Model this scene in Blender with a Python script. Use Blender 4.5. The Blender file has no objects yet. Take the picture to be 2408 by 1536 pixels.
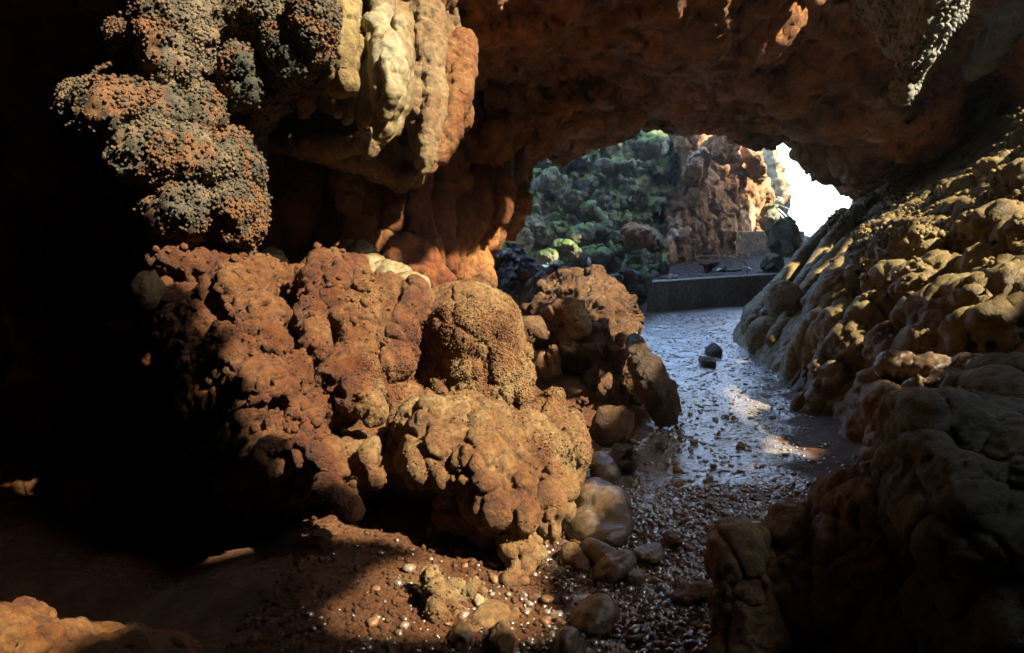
import bpy, math, random
import numpy as np
from mathutils import Vector, Matrix

# ------------------------------------------------------------------ camera, sky, sun, exposure
sc = bpy.context.scene
COL = sc.collection
TH = math.radians(7.8); F = 1740.0; CH = 1.7
cam_d = bpy.data.cameras.new("camera"); cam = bpy.data.objects.new("camera", cam_d); COL.objects.link(cam)
cam.location = (0, 0, CH); cam.rotation_euler = (math.radians(90) - TH, 0, 0)
cam_d.lens = 36.0 * F / 2408.0; cam_d.sensor_width = 36; cam_d.clip_start = 0.05; cam_d.clip_end = 800
sc.camera = cam
SUN = Vector((0.62, -0.36, 0.70)).normalized()
w = bpy.data.worlds.new("World"); sc.world = w; w.use_nodes = True
nt = w.node_tree; bg = nt.nodes['Background']
sky = nt.nodes.new('ShaderNodeTexSky'); sky.sky_type = 'NISHITA'; sky.sun_disc = False
sky.sun_elevation = math.asin(SUN.z); sky.sun_rotation = math.atan2(SUN.x, SUN.y)
nt.links.new(sky.outputs[0], bg.inputs[0]); bg.inputs[1].default_value = 0.15
sl = bpy.data.lights.new("sun", 'SUN'); sl.energy = 2.35; sl.angle = math.radians(1.0); sl.color = (1.0, 0.85, 0.62)
so = bpy.data.objects.new("sun", sl); COL.objects.link(so); so.rotation_euler = SUN.to_track_quat('Z', 'Y').to_euler()
sc.view_settings.view_transform = 'Standard'; sc.view_settings.look = 'None'; sc.view_settings.exposure = 3.2
sc.cycles.max_bounces = 8; sc.cycles.diffuse_bounces = 5; sc.cycles.glossy_bounces = 3
sc.cycles.use_denoising = True
sc.cycles.sample_clamp_indirect = 6.0

# ------------------------------------------------------------------ maths helpers
FV = np.array([0, math.cos(TH), -math.sin(TH)]); UV = np.array([0, math.sin(TH), math.cos(TH)]); RV = np.array([1., 0, 0])
CV = np.array([0, 0, CH])
def P(x, y, d):
    x = np.asarray(x, float); y = np.asarray(y, float); d = np.asarray(d, float)
    return CV + np.multiply.outer((x - 1204) / F * d, RV) + np.multiply.outer(-(y - 768) / F * d, UV) + np.multiply.outer(d, FV)
def G(x, y, z=0.0):
    """point of the photograph at height z: returns world point and its depth"""
    r = P(x, y, 1.0) - CV
    t = (z - CH) / r[2]
    return CV + r * t, t
def pix(c):
    q = c - CV; d = q @ FV
    return 1204 + q @ RV / d * F, 768 - q @ UV / d * F
def hsh(ix, iy, iz, s):
    h = (ix.astype(np.uint32) * np.uint32(374761393)) ^ (iy.astype(np.uint32) * np.uint32(668265263)) ^ (iz.astype(np.uint32) * np.uint32(2246822519)) ^ np.uint32((s * 3266489917) & 0xffffffff)
    h = (h ^ (h >> np.uint32(13))) * np.uint32(1274126177)
    h = (h ^ (h >> np.uint32(15))) * np.uint32(2654435761)
    return h ^ (h >> np.uint32(16))
U = np.float32(1 / 4294967296.0)
def vnoise(p, s=0):
    i = np.floor(p); f = (p - i).astype(np.float32); f = f * f * (3 - 2 * f); i = i.astype(np.int64)
    out = np.zeros(len(p), np.float32)
    for a in (0, 1):
        wx = f[:, 0] if a else 1 - f[:, 0]
        for b in (0, 1):
            wy = f[:, 1] if b else 1 - f[:, 1]
            for c in (0, 1):
                wz = f[:, 2] if c else 1 - f[:, 2]
                out += wx * wy * wz * (hsh(i[:, 0] + a, i[:, 1] + b, i[:, 2] + c, s) * U)
    return out * 2 - 1
def fbm(p, octv=4, s=0, ridge=False):
    o = 0; a = 1.0; q = p
    for k in range(octv):
        n = vnoise(q, s + k * 7)
        o = o + a * ((1 - 2 * np.abs(n)) if ridge else n)
        a *= 0.5; q = q * 2.03 + 13.7
    return o / 1.6
def worley(p, s=0, jit=0.9):
    i = np.floor(p); i64 = i.astype(np.int64); f = (p - i).astype(np.float32)
    n = len(p); F1 = np.full(n, 9, np.float32); F2 = np.full(n, 9, np.float32)
    best = np.zeros((n, 3), np.float32); bid = np.zeros(n, np.uint32)
    for a in (-1, 0, 1):
        for b in (-1, 0, 1):
            for c in (-1, 0, 1):
                X, Y, Z = i64[:, 0] + a, i64[:, 1] + b, i64[:, 2] + c
                h = hsh(X, Y, Z, s)
                dx = a + 0.5 + ((h & np.uint32(1023)).astype(np.float32) / 1023 - .5) * jit - f[:, 0]
                dy = b + 0.5 + (((h >> np.uint32(10)) & np.uint32(1023)).astype(np.float32) / 1023 - .5) * jit - f[:, 1]
                dz = c + 0.5 + (((h >> np.uint32(20)) & np.uint32(1023)).astype(np.float32) / 1023 - .5) * jit - f[:, 2]
                d = dx * dx + dy * dy + dz * dz
                m = d < F1
                F2 = np.where(m, F1, np.minimum(F2, d)); F1 = np.where(m, d, F1)
                best[m, 0] = dx[m]; best[m, 1] = dy[m]; best[m, 2] = dz[m]; bid[m] = h[m]
    return np.sqrt(F1), np.sqrt(F2), best, bid
def layer_h(L, co):
    k = L[0]; sc_ = L[1]; amp = L[2]; o = L[3] if len(L) > 3 else {}
    st = np.array(o.get('st', (1, 1, 1)), float); seed = o.get('s', 1)
    if k == 'plane': 
        return np.zeros(len(co), np.float32)
    p = co * st / sc_
    if k in ('bulb', 'facet', 'pit', 'crack'):
        wv = o.get('w', 0.35)
        if wv:
            p = p + wv * np.stack([vnoise(p * 0.9 + 5.2, seed + 50), vnoise(p * 0.9 + 9.1, seed + 51), vnoise(p * 0.9 + 1.3, seed + 52)], 1)
        F1, F2, b, bid = worley(p, seed)
    if k == 'bulb': h = 1 - 1.25 * F1 * F1 - 0.25
    elif k == 'crack': h = -np.exp(-(F2 - F1) / o.get('cw', 0.08))
    elif k == 'pit':
        h = -np.clip(1 - F1 / o.get('r', 0.35), 0, 1) ** 0.7
    elif k == 'facet':
        v = np.stack([(bid & np.uint32(255)), ((bid >> np.uint32(8)) & np.uint32(255)), ((bid >> np.uint32(16)) & np.uint32(255))], 1).astype(np.float32) / 127.5 - 1
        h = (b * v).sum(1) + ((bid >> np.uint32(24)) & np.uint32(255)).astype(np.float32) / 255 - .5
    elif k == 'fbm': h = fbm(p, o.get('o', 4), seed)
    elif k == 'ridge': h = fbm(p, o.get('o', 4), seed, True)
    h = h * amp
    if 'mask' in o:   # patchy: only where a large noise is high
        m = vnoise(co / o['mask'] + 31.7, seed + 77)
        h = h * np.clip((m + o.get('mb', 0.0)) * 3, 0, 1)
    if 'f' in o: h = h * o['f'](co)
    return h

# ------------------------------------------------------------------ primitive shapes as (verts, tris)
def _ico(n):
    import bmesh
    bm = bmesh.new(); bmesh.ops.create_icosphere(bm, subdivisions=n, radius=1.0)
    v = np.array([x.co[:] for x in bm.verts]); f = np.array([[a.index for a in t.verts] for t in bm.faces]); bm.free()
    return v, f
ICO = {n: _ico(n) for n in (1, 2, 3, 4)}
def E(x, y, d, rx, ry=None, rd=None, rot=0.0, n=3):
    """ellipsoid centred on pixel (x,y) at depth d, radii rx, ry in pixels there, rd in metres along the view"""
    ry = rx if ry is None else ry; rd = rd if rd is not None else (rx + ry) / 2 * d / F
    v, f = ICO[n]; a = math.radians(rot); q = v * np.array([rx * d / F, ry * d / F, rd])
    X = q[:, 0] * math.cos(a) + q[:, 1] * math.sin(a); Y = -q[:, 0] * math.sin(a) + q[:, 1] * math.cos(a)
    return P(x, y, d) + np.outer(X, RV) + np.outer(Y, UV) + np.outer(q[:, 2], FV), f
def FE(x, y, d, rx, ry=None, rd=None, rot=0.0, seed=0, k=14, lo=0.55, n=4):
    """faceted, broken boulder"""
    rng = np.random.RandomState(seed + 1); v, f = ICO[n]
    N = rng.normal(size=(k, 3)); N /= np.linalg.norm(N, axis=1)[:, None]; off = rng.uniform(lo, 0.95, k)
    dt = v @ N.T; r = np.where(dt > 0.05, off / np.maximum(dt, .05), 9).min(1); r = np.minimum(r, 1.0)
    q0 = v * r[:, None]
    ry = rx if ry is None else ry; rd = rd if rd is not None else (rx + ry) / 2 * d / F
    a = math.radians(rot); q = q0 * np.array([rx * d / F, ry * d / F, rd])
    X = q[:, 0] * math.cos(a) + q[:, 1] * math.sin(a); Y = -q[:, 0] * math.sin(a) + q[:, 1] * math.cos(a)
    return P(x, y, d) + np.outer(X, RV) + np.outer(Y, UV) + np.outer(q[:, 2], FV), f
def Cc(pts, fx=1.0, n=2):
    """chain of overlapping balls through (x, y, d, r_px)"""
    V = []; T = []; o = 0; v, f = ICO[n]
    for a, b in zip(pts[:-1], pts[1:]):
        pa, pb = P(*a[:3]), P(*b[:3]); ra, rb = a[3] * a[2] / F, b[3] * b[2] / F
        m = max(2, int(np.linalg.norm(pb - pa) / (0.3 * max(0.004, min(ra, rb)))) + 1); m = min(m, 40)
        for t in np.linspace(0, 1, m):
            V.append(pa + (pb - pa) * t + v * (ra + (rb - ra) * t) * np.array([1, fx, 1])); T.append(f + o); o += len(v)
    return np.concatenate(V), np.concatenate(T)
def inpoly(X, Y, poly):
    r = np.zeros(X.shape, bool); n = len(poly); j = n - 1
    for i in range(n):
        xi, yi = poly[i]; xj, yj = poly[j]
        c = ((yi > Y) != (yj > Y)) & (X < (xj - xi) * (Y - yi) / ((yj - yi) or 1e-9) + xi)
        r ^= c; j = i
    return r
def edist(X, Y, poly):
    D = np.full(X.shape, 1e9); n = len(poly)
    for i in range(n):
        ax, ay = poly[i]; bx, by = poly[(i + 1) % n]; ux, uy = bx - ax, by - ay; L = ux * ux + uy * uy or 1e-9
        t = np.clip(((X - ax) * ux + (Y - ay) * uy) / L, 0, 1)
        D = np.minimum(D, np.hypot(X - ax - t * ux, Y - ay - t * uy))
    return D
def rbf(pts):
    pts = np.array(pts, float); A = pts[:, :2] / 500; n = len(A)
    K = np.sqrt(((A[:, None] - A[None]) ** 2).sum(2)); M = np.zeros((n + 3, n + 3)); M[:n, :n] = K + np.eye(n) * 1e-4
    M[:n, n] = 1; M[:n, n + 1:] = A; M[n, :n] = 1; M[n + 1:, :n] = A.T
    wgt = np.linalg.solve(M, np.concatenate([1 / pts[:, 2], np.zeros(3)]))   # inverse depth, so flat faces stay flat
    def ev(x, y):
        q = np.stack([x, y], 1) / 500
        return 1 / np.maximum(np.sqrt(((q[:, None] - A[None]) ** 2).sum(2)) @ wgt[:n] + wgt[n] + q @ wgt[n + 1:], 0.02)
    return ev
def S(poly, pts, thick=0.6, step=6, R=40, rnd=0.2, wob=0):
    """solid rock slab: outline in pixels, its front face through (x,y,depth) points, edges rounded back"""
    poly = [tuple(map(float, p)) for p in poly]
    xs = [p[0] for p in poly]; ys = [p[1] for p in poly]
    gx = np.arange(min(xs) - step, max(xs) + 2 * step, step); gy = np.arange(min(ys) - step, max(ys) + 2 * step, step)
    X, Y = np.meshgrid(gx, gy); ins = inpoly(X, Y, poly)
    ev = rbf(pts); D = ev(X.ravel(), Y.ravel()).reshape(X.shape); e = np.clip(edist(X, Y, poly) / R, 0, 1)
    k = 1 - np.sqrt(np.maximum(0, 1 - (1 - e) ** 2))
    Df = D + rnd * k; Db = np.maximum(D + thick - 0.5 * thick * k, Df + 0.02)
    cell = ins[:-1, :-1] & ins[1:, :-1] & ins[:-1, 1:] & ins[1:, 1:]
    idx = np.full(X.shape, -1); used = np.zeros(X.shape, bool)
    used[:-1, :-1] |= cell; used[1:, :-1] |= cell; used[:-1, 1:] |= cell; used[1:, 1:] |= cell
    n = used.sum(); idx[used] = np.arange(n)
    vf = P(X[used], Y[used], Df[used]); vb = P(X[used], Y[used], Db[used])
    a, b, c, d = idx[:-1, :-1][cell], idx[:-1, 1:][cell], idx[1:, 1:][cell], idx[1:, :-1][cell]
    T = [np.stack([a, c, b], 1), np.stack([a, d, c], 1), np.stack([a, b, c], 1) + n, np.stack([a, c, d], 1) + n]
    cp = np.pad(cell, 1)
    for (dy, dx, p0, p1) in ((-1, 0, a, b), (1, 0, c, d), (0, -1, d, a), (0, 1, b, c)):
        nb = cp[1 + dy:cp.shape[0] - 1 + dy, 1 + dx:cp.shape[1] - 1 + dx][cell]
        q, r = p0[~nb], p1[~nb]
        T += [np.stack([q, r, r + n], 1), np.stack([q, r + n, q + n], 1)]
    return np.concatenate([vf, vb]), np.concatenate(T)
def box(x0, x1, y0, y1, z0, z1):
    v = np.array([[x, y, z] for x in (x0, x1) for y in (y0, y1) for z in (z0, z1)], float)
    q = [[0, 1, 3, 2], [4, 6, 7, 5], [0, 4, 5, 1], [2, 3, 7, 6], [0, 2, 6, 4], [1, 5, 7, 3]]
    return v, np.array([[a, b, c] for a, b, c, d in q] + [[a, c, d] for a, b, c, d in q])
def We(c, r, n=3):
    v, f = ICO[n]; return np.array(c, float) + v * np.array(r, float), f
def WF(c, r, seed=0, k=14, lo=.55, n=3, rz=0.0):
    rng = np.random.RandomState(seed + 1); v, f = ICO[n]
    N = rng.normal(size=(k, 3)); N /= np.linalg.norm(N, axis=1)[:, None]; off = rng.uniform(lo, 0.95, k)
    dt = v @ N.T; rr = np.minimum(np.where(dt > 0.05, off / np.maximum(dt, .05), 9).min(1), 1.0)
    q = v * rr[:, None] * np.array(r, float); a = rz
    q = np.stack([q[:, 0] * math.cos(a) - q[:, 1] * math.sin(a), q[:, 0] * math.sin(a) + q[:, 1] * math.cos(a), q[:, 2]], 1)
    return np.array(c, float) + q, f

def mesh_from(v, f, name):
    me = bpy.data.meshes.new(name); n = len(v); m = len(f); k = f.shape[1]
    me.vertices.add(n); me.vertices.foreach_set('co', np.ascontiguousarray(v, np.float32).ravel())
    me.loops.add(m * k); me.loops.foreach_set('vertex_index', f.astype(np.int32).ravel())
    me.polygons.add(m); me.polygons.foreach_set('loop_start', np.arange(0, m * k, k, dtype=np.int32))
    me.polygons.foreach_set('loop_total', np.full(m, k, np.int32))
    me.update(calc_edges=True); me.validate(); return me
def join(parts):
    V = []; T = []; o = 0
    for v, f in parts:
        V.append(v); T.append(f + o); o += len(v)
    return np.concatenate(V), np.concatenate(T)
def tag(o, label=None, cat=None, group=None, kind=None):
    if label: o['label'] = label
    if cat: o['category'] = cat
    if group: o['group'] = group
    if kind: o['kind'] = kind
    return o
def link(name, me, mat, parent=None, smooth=True):
    o = bpy.data.objects.new(name, me); COL.objects.link(o)
    if mat: me.materials.append(mat)
    if smooth: me.polygons.foreach_set('use_smooth', np.ones(len(me.polygons), bool))
    if parent: o.parent = parent
    return o
def getco(me):
    a = np.empty(len(me.vertices) * 3, np.float32); me.vertices.foreach_get('co', a); return a.reshape(-1, 3)
def getno(me):
    a = np.empty(len(me.vertices) * 3, np.float32); me.vertex_normals.foreach_get('vector', a); return a.reshape(-1, 3)
def rock(name, mat, parts, voxel, disp=(), smooth=4, parent=None, label=None, cat=None, group=None, kind=None):
    v, f = join(parts)
    me = mesh_from(v, f, name); o = bpy.data.objects.new(name, me); COL.objects.link(o)
    m = o.modifiers.new('r', 'REMESH'); m.mode = 'VOXEL'; m.voxel_size = voxel; m.adaptivity = 0
    if smooth:
        s = o.modifiers.new('s', 'SMOOTH'); s.factor = 0.6; s.iterations = smooth
    dg = bpy.context.evaluated_depsgraph_get(); ev = o.evaluated_get(dg)
    m2 = bpy.data.meshes.new_from_object(ev); bpy.data.objects.remove(o); bpy.data.meshes.remove(me)
    m2.name = name
    displace(m2, disp, .4 if name == 'flowstone_mound' else 1.0 if voxel < .03 and mat.name not in ('smooth_wet_stone', 'weathered_concrete', 'cream_dripstone') else (.5 if voxel < .03 else 0))
    m2.materials.clear()
    return tag(link(name, m2, mat, parent), label, cat, group, kind)
def displace(m2, disp, fine=0.0):
    if fine: disp = list(disp) + [('ridge', .075, .010 * fine, {'s': 91, 'o': 3}), ('ridge', .03, .0045 * fine, {'s': 92, 'o': 2, 'mask': .3, 'mb': .35})]
    for L in disp:
        co = getco(m2); no = getno(m2)
        h = layer_h(L, co)
        m2.vertices.foreach_set('co', (co + no * h[:, None]).astype(np.float32).ravel()); m2.update()

# ------------------------------------------------------------------ materials
def lin(c):
    return tuple(((v / 255) / 12.92 if v / 255 <= .04045 else ((v / 255 + .055) / 1.055) ** 2.4) for v in c) + (1,)
def mat_rock(name, cols, sc1=3.0, sc2=22.0, rough=(0.55, 0.9), bump=0.5, bscale=60.0, moss=None, moss_amt=0.5, streak=0.0, bdist=0.01, cell=0.0, spec=0.4, mossup=True, west=None):
    m = bpy.data.materials.new(name); m.use_nodes = True; n = m.node_tree.nodes; l = m.node_tree.links
    b = n['Principled BSDF']; geo = n.new('ShaderNodeNewGeometry')
    def noise(scale, det=6, rough_=0.6, vec=None, dist=0.0):
        t = n.new('ShaderNodeTexNoise'); t.inputs['Scale'].default_value = scale; t.inputs['Detail'].default_value = det
        t.inputs['Roughness'].default_value = rough_; t.inputs['Distortion'].default_value = dist
        l.new(vec or geo.outputs['Position'], t.inputs['Vector']); return t
    mp = n.new('ShaderNodeMapping'); mp.inputs['Scale'].default_value = (1, 1, 1 - streak); l.new(geo.outputs['Position'], mp.inputs['Vector'])
    t1 = noise(sc1, 8, .62, mp.outputs[0], 0.4)
    r = n.new('ShaderNodeValToRGB'); l.new(t1.outputs['Fac'], r.inputs['Fac'])
    e = r.color_ramp.elements
    cols = [tuple(q * DIM.get(name, 1.0) for q in c) for c in cols]
    pos = np.linspace(0.33, 0.68, len(cols))
    e[0].position = pos[0]; e[0].color = (*cols[0], 1); e[1].position = pos[-1]; e[1].color = (*cols[-1], 1)
    for k in range(1, len(cols) - 1):
        x = e.new(pos[k]); x.color = (*cols[k], 1)
    t2 = noise(sc2, 8, .7)
    mr = n.new('ShaderNodeMapRange'); mr.inputs[1].default_value = .3; mr.inputs[2].default_value = .7; mr.inputs[3].default_value = .38; mr.inputs[4].default_value = 1.5
    l.new(t2.outputs['Fac'], mr.inputs[0])
    mx = n.new('ShaderNodeVectorMath'); mx.operation = 'SCALE'; l.new(r.outputs[0], mx.inputs[0]); l.new(mr.outputs[0], mx.inputs['Scale'])
    colout = mx.outputs[0]
    if west:      # redder rock towards the west end, darkened further as painted light falloff
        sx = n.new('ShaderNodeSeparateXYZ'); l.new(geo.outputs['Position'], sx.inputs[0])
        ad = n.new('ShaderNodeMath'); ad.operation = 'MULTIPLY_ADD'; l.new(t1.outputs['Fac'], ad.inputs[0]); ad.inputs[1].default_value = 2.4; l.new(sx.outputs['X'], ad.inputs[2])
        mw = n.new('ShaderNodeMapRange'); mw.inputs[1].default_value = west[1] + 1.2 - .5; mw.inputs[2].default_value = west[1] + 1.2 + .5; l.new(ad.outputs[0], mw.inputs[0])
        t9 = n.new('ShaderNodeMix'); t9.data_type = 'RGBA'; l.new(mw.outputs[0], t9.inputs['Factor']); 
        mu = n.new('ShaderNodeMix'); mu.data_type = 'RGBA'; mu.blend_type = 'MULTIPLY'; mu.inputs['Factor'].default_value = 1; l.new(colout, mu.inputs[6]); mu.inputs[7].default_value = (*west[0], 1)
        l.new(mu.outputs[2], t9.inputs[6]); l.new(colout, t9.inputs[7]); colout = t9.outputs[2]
    if moss:
        tm = noise(sc1 * 1.7, 9, .7); sep = n.new('ShaderNodeSeparateXYZ'); l.new(geo.outputs['Normal'], sep.inputs[0])
        a = n.new('ShaderNodeMath'); a.operation = 'MULTIPLY_ADD'; l.new(sep.outputs['Z'], a.inputs[0]); a.inputs[1].default_value = 0.22 if mossup else 0.0; l.new(tm.outputs['Fac'], a.inputs[2])
        mm = n.new('ShaderNodeMapRange'); mm.inputs[1].default_value = 1.02 - moss_amt; mm.inputs[2].default_value = 1.14 - moss_amt; l.new(a.outputs[0], mm.inputs[0])
        mix = n.new('ShaderNodeMix'); mix.data_type = 'RGBA'; l.new(mm.outputs[0], mix.inputs['Factor']); l.new(colout, mix.inputs[6])
        mc = n.new('ShaderNodeMix'); mc.data_type = 'RGBA'; mc.inputs[6].default_value = (*moss, 1); mc.inputs[7].default_value = (moss[0] * 2.2, moss[1] * 1.7, moss[2] * 1.1, 1)
        l.new(t2.outputs['Fac'], mc.inputs['Factor']); l.new(mc.outputs[2], mix.inputs[7]); colout = mix.outputs[2]
    l.new(colout, b.inputs['Base Color'])
    rr = n.new('ShaderNodeMapRange'); rr.inputs[1].default_value = .35; rr.inputs[2].default_value = .65; rr.inputs[3].default_value = rough[0]; rr.inputs[4].default_value = rough[1]
    t3 = noise(sc1 * 2.3, 5, .6); l.new(t3.outputs['Fac'], rr.inputs[0]); l.new(rr.outputs[0], b.inputs['Roughness'])
    b.inputs['Specular IOR Level'].default_value = spec
    tb = noise(bscale * .38, 12, .74); tr = noise(bscale * .9, 6, .7)
    try: tr.noise_type = 'RIDGED_MULTIFRACTAL'
    except Exception: pass
    hm_ = n.new('ShaderNodeMath'); hm_.operation = 'MULTIPLY_ADD'; l.new(tr.outputs['Fac'], hm_.inputs[0]); hm_.inputs[1].default_value = .16; l.new(tb.outputs['Fac'], hm_.inputs[2]); h = hm_.outputs[0]
    if cell:
        vo = n.new('ShaderNodeTexVoronoi'); vo.inputs['Scale'].default_value = cell; l.new(geo.outputs['Position'], vo.inputs['Vector'])
        ma = n.new('ShaderNodeMath'); ma.operation = 'MULTIPLY_ADD'; ma.inputs[1].default_value = -1.2; l.new(vo.outputs['Distance'], ma.inputs[0]); l.new(h, ma.inputs[2]); h = ma.outputs[0]
    bp = n.new('ShaderNodeBump'); bp.inputs['Strength'].default_value = bump; bp.inputs['Distance'].default_value = bdist * 4.5
    l.new(h, bp.inputs['Height']); l.new(bp.outputs[0], b.inputs['Normal'])
    return m
M = {}
DIM = {'ochre_flowstone': .66, 'orange_crust': .62, 'yellow_flowstone': .62, 'cream_dripstone': .62, 'tan_dripstone': .62, 'coral_crust': .44, 'brown_limestone': .7, 'red_mud': .6, 'smooth_wet_stone': .6, 'red_dripstone': .7, 'greenish_flowstone': .8, 'ceiling_rock': 1.1}
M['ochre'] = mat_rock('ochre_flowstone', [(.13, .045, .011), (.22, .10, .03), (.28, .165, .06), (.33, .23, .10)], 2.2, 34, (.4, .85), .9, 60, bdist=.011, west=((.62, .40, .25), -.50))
M['orange'] = mat_rock('orange_crust', [(.15, .045, .008), (.27, .105, .022), (.32, .17, .06)], 5, 30, (.5, .9), .8, 90, bdist=.010)
M['yellow'] = mat_rock('yellow_flowstone', [(.14, .08, .02), (.27, .19, .06), (.36, .29, .12)], 1.8, 20, (.35, .8), .7, 60, bdist=.010)
M['cream'] = mat_rock('cream_dripstone', [(.18, .12, .045), (.30, .24, .12), (.36, .32, .20)], 4, 26, (.3, .7), .5, 70, bdist=.01, streak=.6)
M['tan'] = mat_rock('tan_dripstone', [(.15, .07, .02), (.25, .15, .06), (.32, .23, .11)], 4, 26, (.4, .8), .7, 70, bdist=.01, streak=.6)
M['red'] = mat_rock('red_dripstone', [(.10, .022, .004), (.22, .06, .010), (.27, .10, .02)], 5, 24, (.4, .85), .9, 60, bdist=.012, streak=.4)
M['ceil'] = mat_rock('ceiling_rock', [(.13, .04, .009), (.44, .18, .045), (.22, .10, .04), (.54, .31, .12)], 0.9, 9, (.5, .9), 1.0, 22, bdist=.03)
M['coral'] = mat_rock('coral_crust', [(.04, .045, .028), (.08, .08, .05), (.26, .11, .03), (.09, .085, .055), (.28, .19, .10), (.10, .10, .07)], 1.8, 60, (.5, .9), .6, 200, bdist=.006)
M['limestone'] = mat_rock('brown_limestone', [(.08, .032, .012), (.20, .095, .034), (.27, .17, .085)], 3.0, 18, (.45, .9), 1.0, 45, bdist=.02)
M['darkrock'] = mat_rock('dark_limestone', [(.025, .016, .01), (.08, .048, .026), (.14, .10, .07)], 3.0, 18, (.35, .8), 1.0, 45, bdist=.02)
M['mossy'] = mat_rock('mossy_limestone', [(.12, .12, .08), (.27, .27, .19), (.46, .46, .36)], 1.8, 14, (.35, .8), 1.0, 30, moss=(.09, .22, .035), moss_amt=.44, bdist=.04)
M['wallrock'] = mat_rock('weathered_limestone', [(.22, .10, .04), (.52, .27, .11), (.62, .50, .34)], 0.9, 10, (.4, .9), 1.0, 20, moss=(.03, .07, .02), moss_amt=.34, bdist=.04)
M['grey'] = mat_rock('greenish_flowstone', [(.045, .048, .028), (.09, .10, .065), (.15, .16, .12)], 3.0, 30, (.35, .75), .6, 80, bdist=.008)
M['smooth'] = mat_rock('smooth_wet_stone', [(.09, .05, .022), (.17, .11, .06), (.24, .18, .11)], 5.0, 20, (.18, .5), .35, 60, bdist=.006, spec=.6)
M['mud'] = mat_rock('red_mud', [(.12, .04, .012), (.20, .075, .022), (.26, .13, .05)], 3.0, 40, (.35, .8), 1.0, 45, bdist=.016)
M['hole'] = mat_rock('outer_rock', [(.06, .03, .015), (.14, .08, .04)], 1.0, 10, (.8, .9), .5, 20)

def mat_gravel():
    m = bpy.data.materials.new('wet_gravel'); m.use_nodes = True; n = m.node_tree.nodes; l = m.node_tree.links; b = n['Principled BSDF']
    geo = n.new('ShaderNodeNewGeometry'); v = n.new('ShaderNodeTexVoronoi'); v.inputs['Scale'].default_value = 20; l.new(geo.outputs['Position'], v.inputs['Vector'])
    r = n.new('ShaderNodeValToRGB'); l.new(v.outputs['Color'], r.inputs[0]); r.color_ramp.elements[0].color = (.04, .025, .014, 1); r.color_ramp.elements[1].color = (.22, .15, .09, 1)
    l.new(r.outputs[0], b.inputs['Base Color']); b.inputs['Roughness'].default_value = 0.3; b.inputs['Specular IOR Level'].default_value = .7
    no = n.new('ShaderNodeTexNoise'); no.inputs['Scale'].default_value = 45; no.inputs['Detail'].default_value = 6; l.new(geo.outputs['Position'], no.inputs['Vector'])
    a = n.new('ShaderNodeMath'); a.operation = 'MULTIPLY_ADD'; a.inputs[1].default_value = -1.0; l.new(v.outputs['Distance'], a.inputs[0]); l.new(no.outputs['Fac'], a.inputs[2])
    bp = n.new('ShaderNodeBump'); bp.inputs['Strength'].default_value = .8; bp.inputs['Distance'].default_value = .03; l.new(a.outputs[0], bp.inputs['Height']); l.new(bp.outputs[0], b.inputs['Normal'])
    return m
M['gravel'] = mat_gravel()
def mat_simple(name, col, rough=.6, spec=.4, trans=0.0):
    m = bpy.data.materials.new(name); m.use_nodes = True; n = m.node_tree.nodes; l = m.node_tree.links; b = n['Principled BSDF']
    t = n.new('ShaderNodeTexNoise'); t.inputs['Scale'].default_value = 30; t.inputs['Detail'].default_value = 5
    mx = n.new('ShaderNodeMix'); mx.data_type = 'RGBA'; l.new(t.outputs['Fac'], mx.inputs['Factor'])
    mx.inputs[6].default_value = (*[c * .7 for c in col], 1); mx.inputs[7].default_value = (*[min(1, c * 1.25) for c in col], 1)
    l.new(mx.outputs[2], b.inputs['Base Color']); b.inputs['Roughness'].default_value = rough; b.inputs['Specular IOR Level'].default_value = spec
    return m
M['concrete'] = mat_rock('weathered_concrete', [(.13, .10, .07), (.20, .17, .13), (.27, .25, .21)], 1.6, 14, (.5, .85), .5, 40, streak=.6, bdist=.01)
M['leaf_green'] = mat_simple('green_leaf', (.06, .20, .03), .4)
M['leaf_pale'] = mat_simple('pale_dry_leaf', (.75, .76, .70), .5)
M['leaf_yellow'] = mat_simple('yellow_leaf', (.45, .35, .05), .5)
M['twig'] = mat_simple('bare_wood', (.22, .16, .10), .7)

# ================================================================== SETTING
# --- ground: one sheet; path flat, mud bank and banks by the walls, terrace behind the low wall
def ground_h(X, Y):
    c = np.stack([X, Y, np.zeros_like(X)], 1)
    z = 0.03 * fbm(c / 1.3, 4, 3) + 0.012 * fbm(c / 0.18, 3, 9)
    px = np.interp(Y, [0, 3, 4.5, 6.5, 9, 12, 15], [0.6, 0.9, 1.15, 1.75, 2.3, 3.0, 3.4])   # centre of the path
    hw = np.interp(Y, [0, 3, 5, 7, 10, 15], [1.2, .8, .75, .65, 1.1, 1.6])
    off = np.abs(X - px) - hw
    left = (X < px)
    z += np.where(off > 0, np.where(left, 0.10, 0.16) * np.clip(off, 0, 1.6) ** 1.1, 0)
    z += 0.20 * np.exp(-(((X - 0.95) / .6) ** 2 + ((Y - 6.9) / .8) ** 2))
    z -= np.clip((-1.0 - X) / .8, 0, 1) * .30 * np.clip((8 - Y) / 2, 0, 1)
    tz = np.clip((Y - 9.0) / 5.0, 0, 1) * .45 * np.clip((1.9 + (Y - 9) * .1 - X) / .5, 0, 1)     # rise to the left of the wall
    z += tz
    return z
gx = np.concatenate([np.arange(-12, -2.4, .2), np.arange(-2.4, 4.2, .03), np.arange(4.2, 14, .2)])
gy = np.concatenate([np.arange(-8, 2, .2), np.arange(2, 9, .025), np.arange(9, 15.6, .05)])
X, Y = np.meshgrid(gx, gy); Z = ground_h(X.ravel(), Y.ravel())
idx = np.arange(X.size).reshape(X.shape)
quads = np.stack([idx[:-1, :-1].ravel(), idx[:-1, 1:].ravel(), idx[1:, 1:].ravel(), idx[1:, :-1].ravel()], 1)
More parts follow.
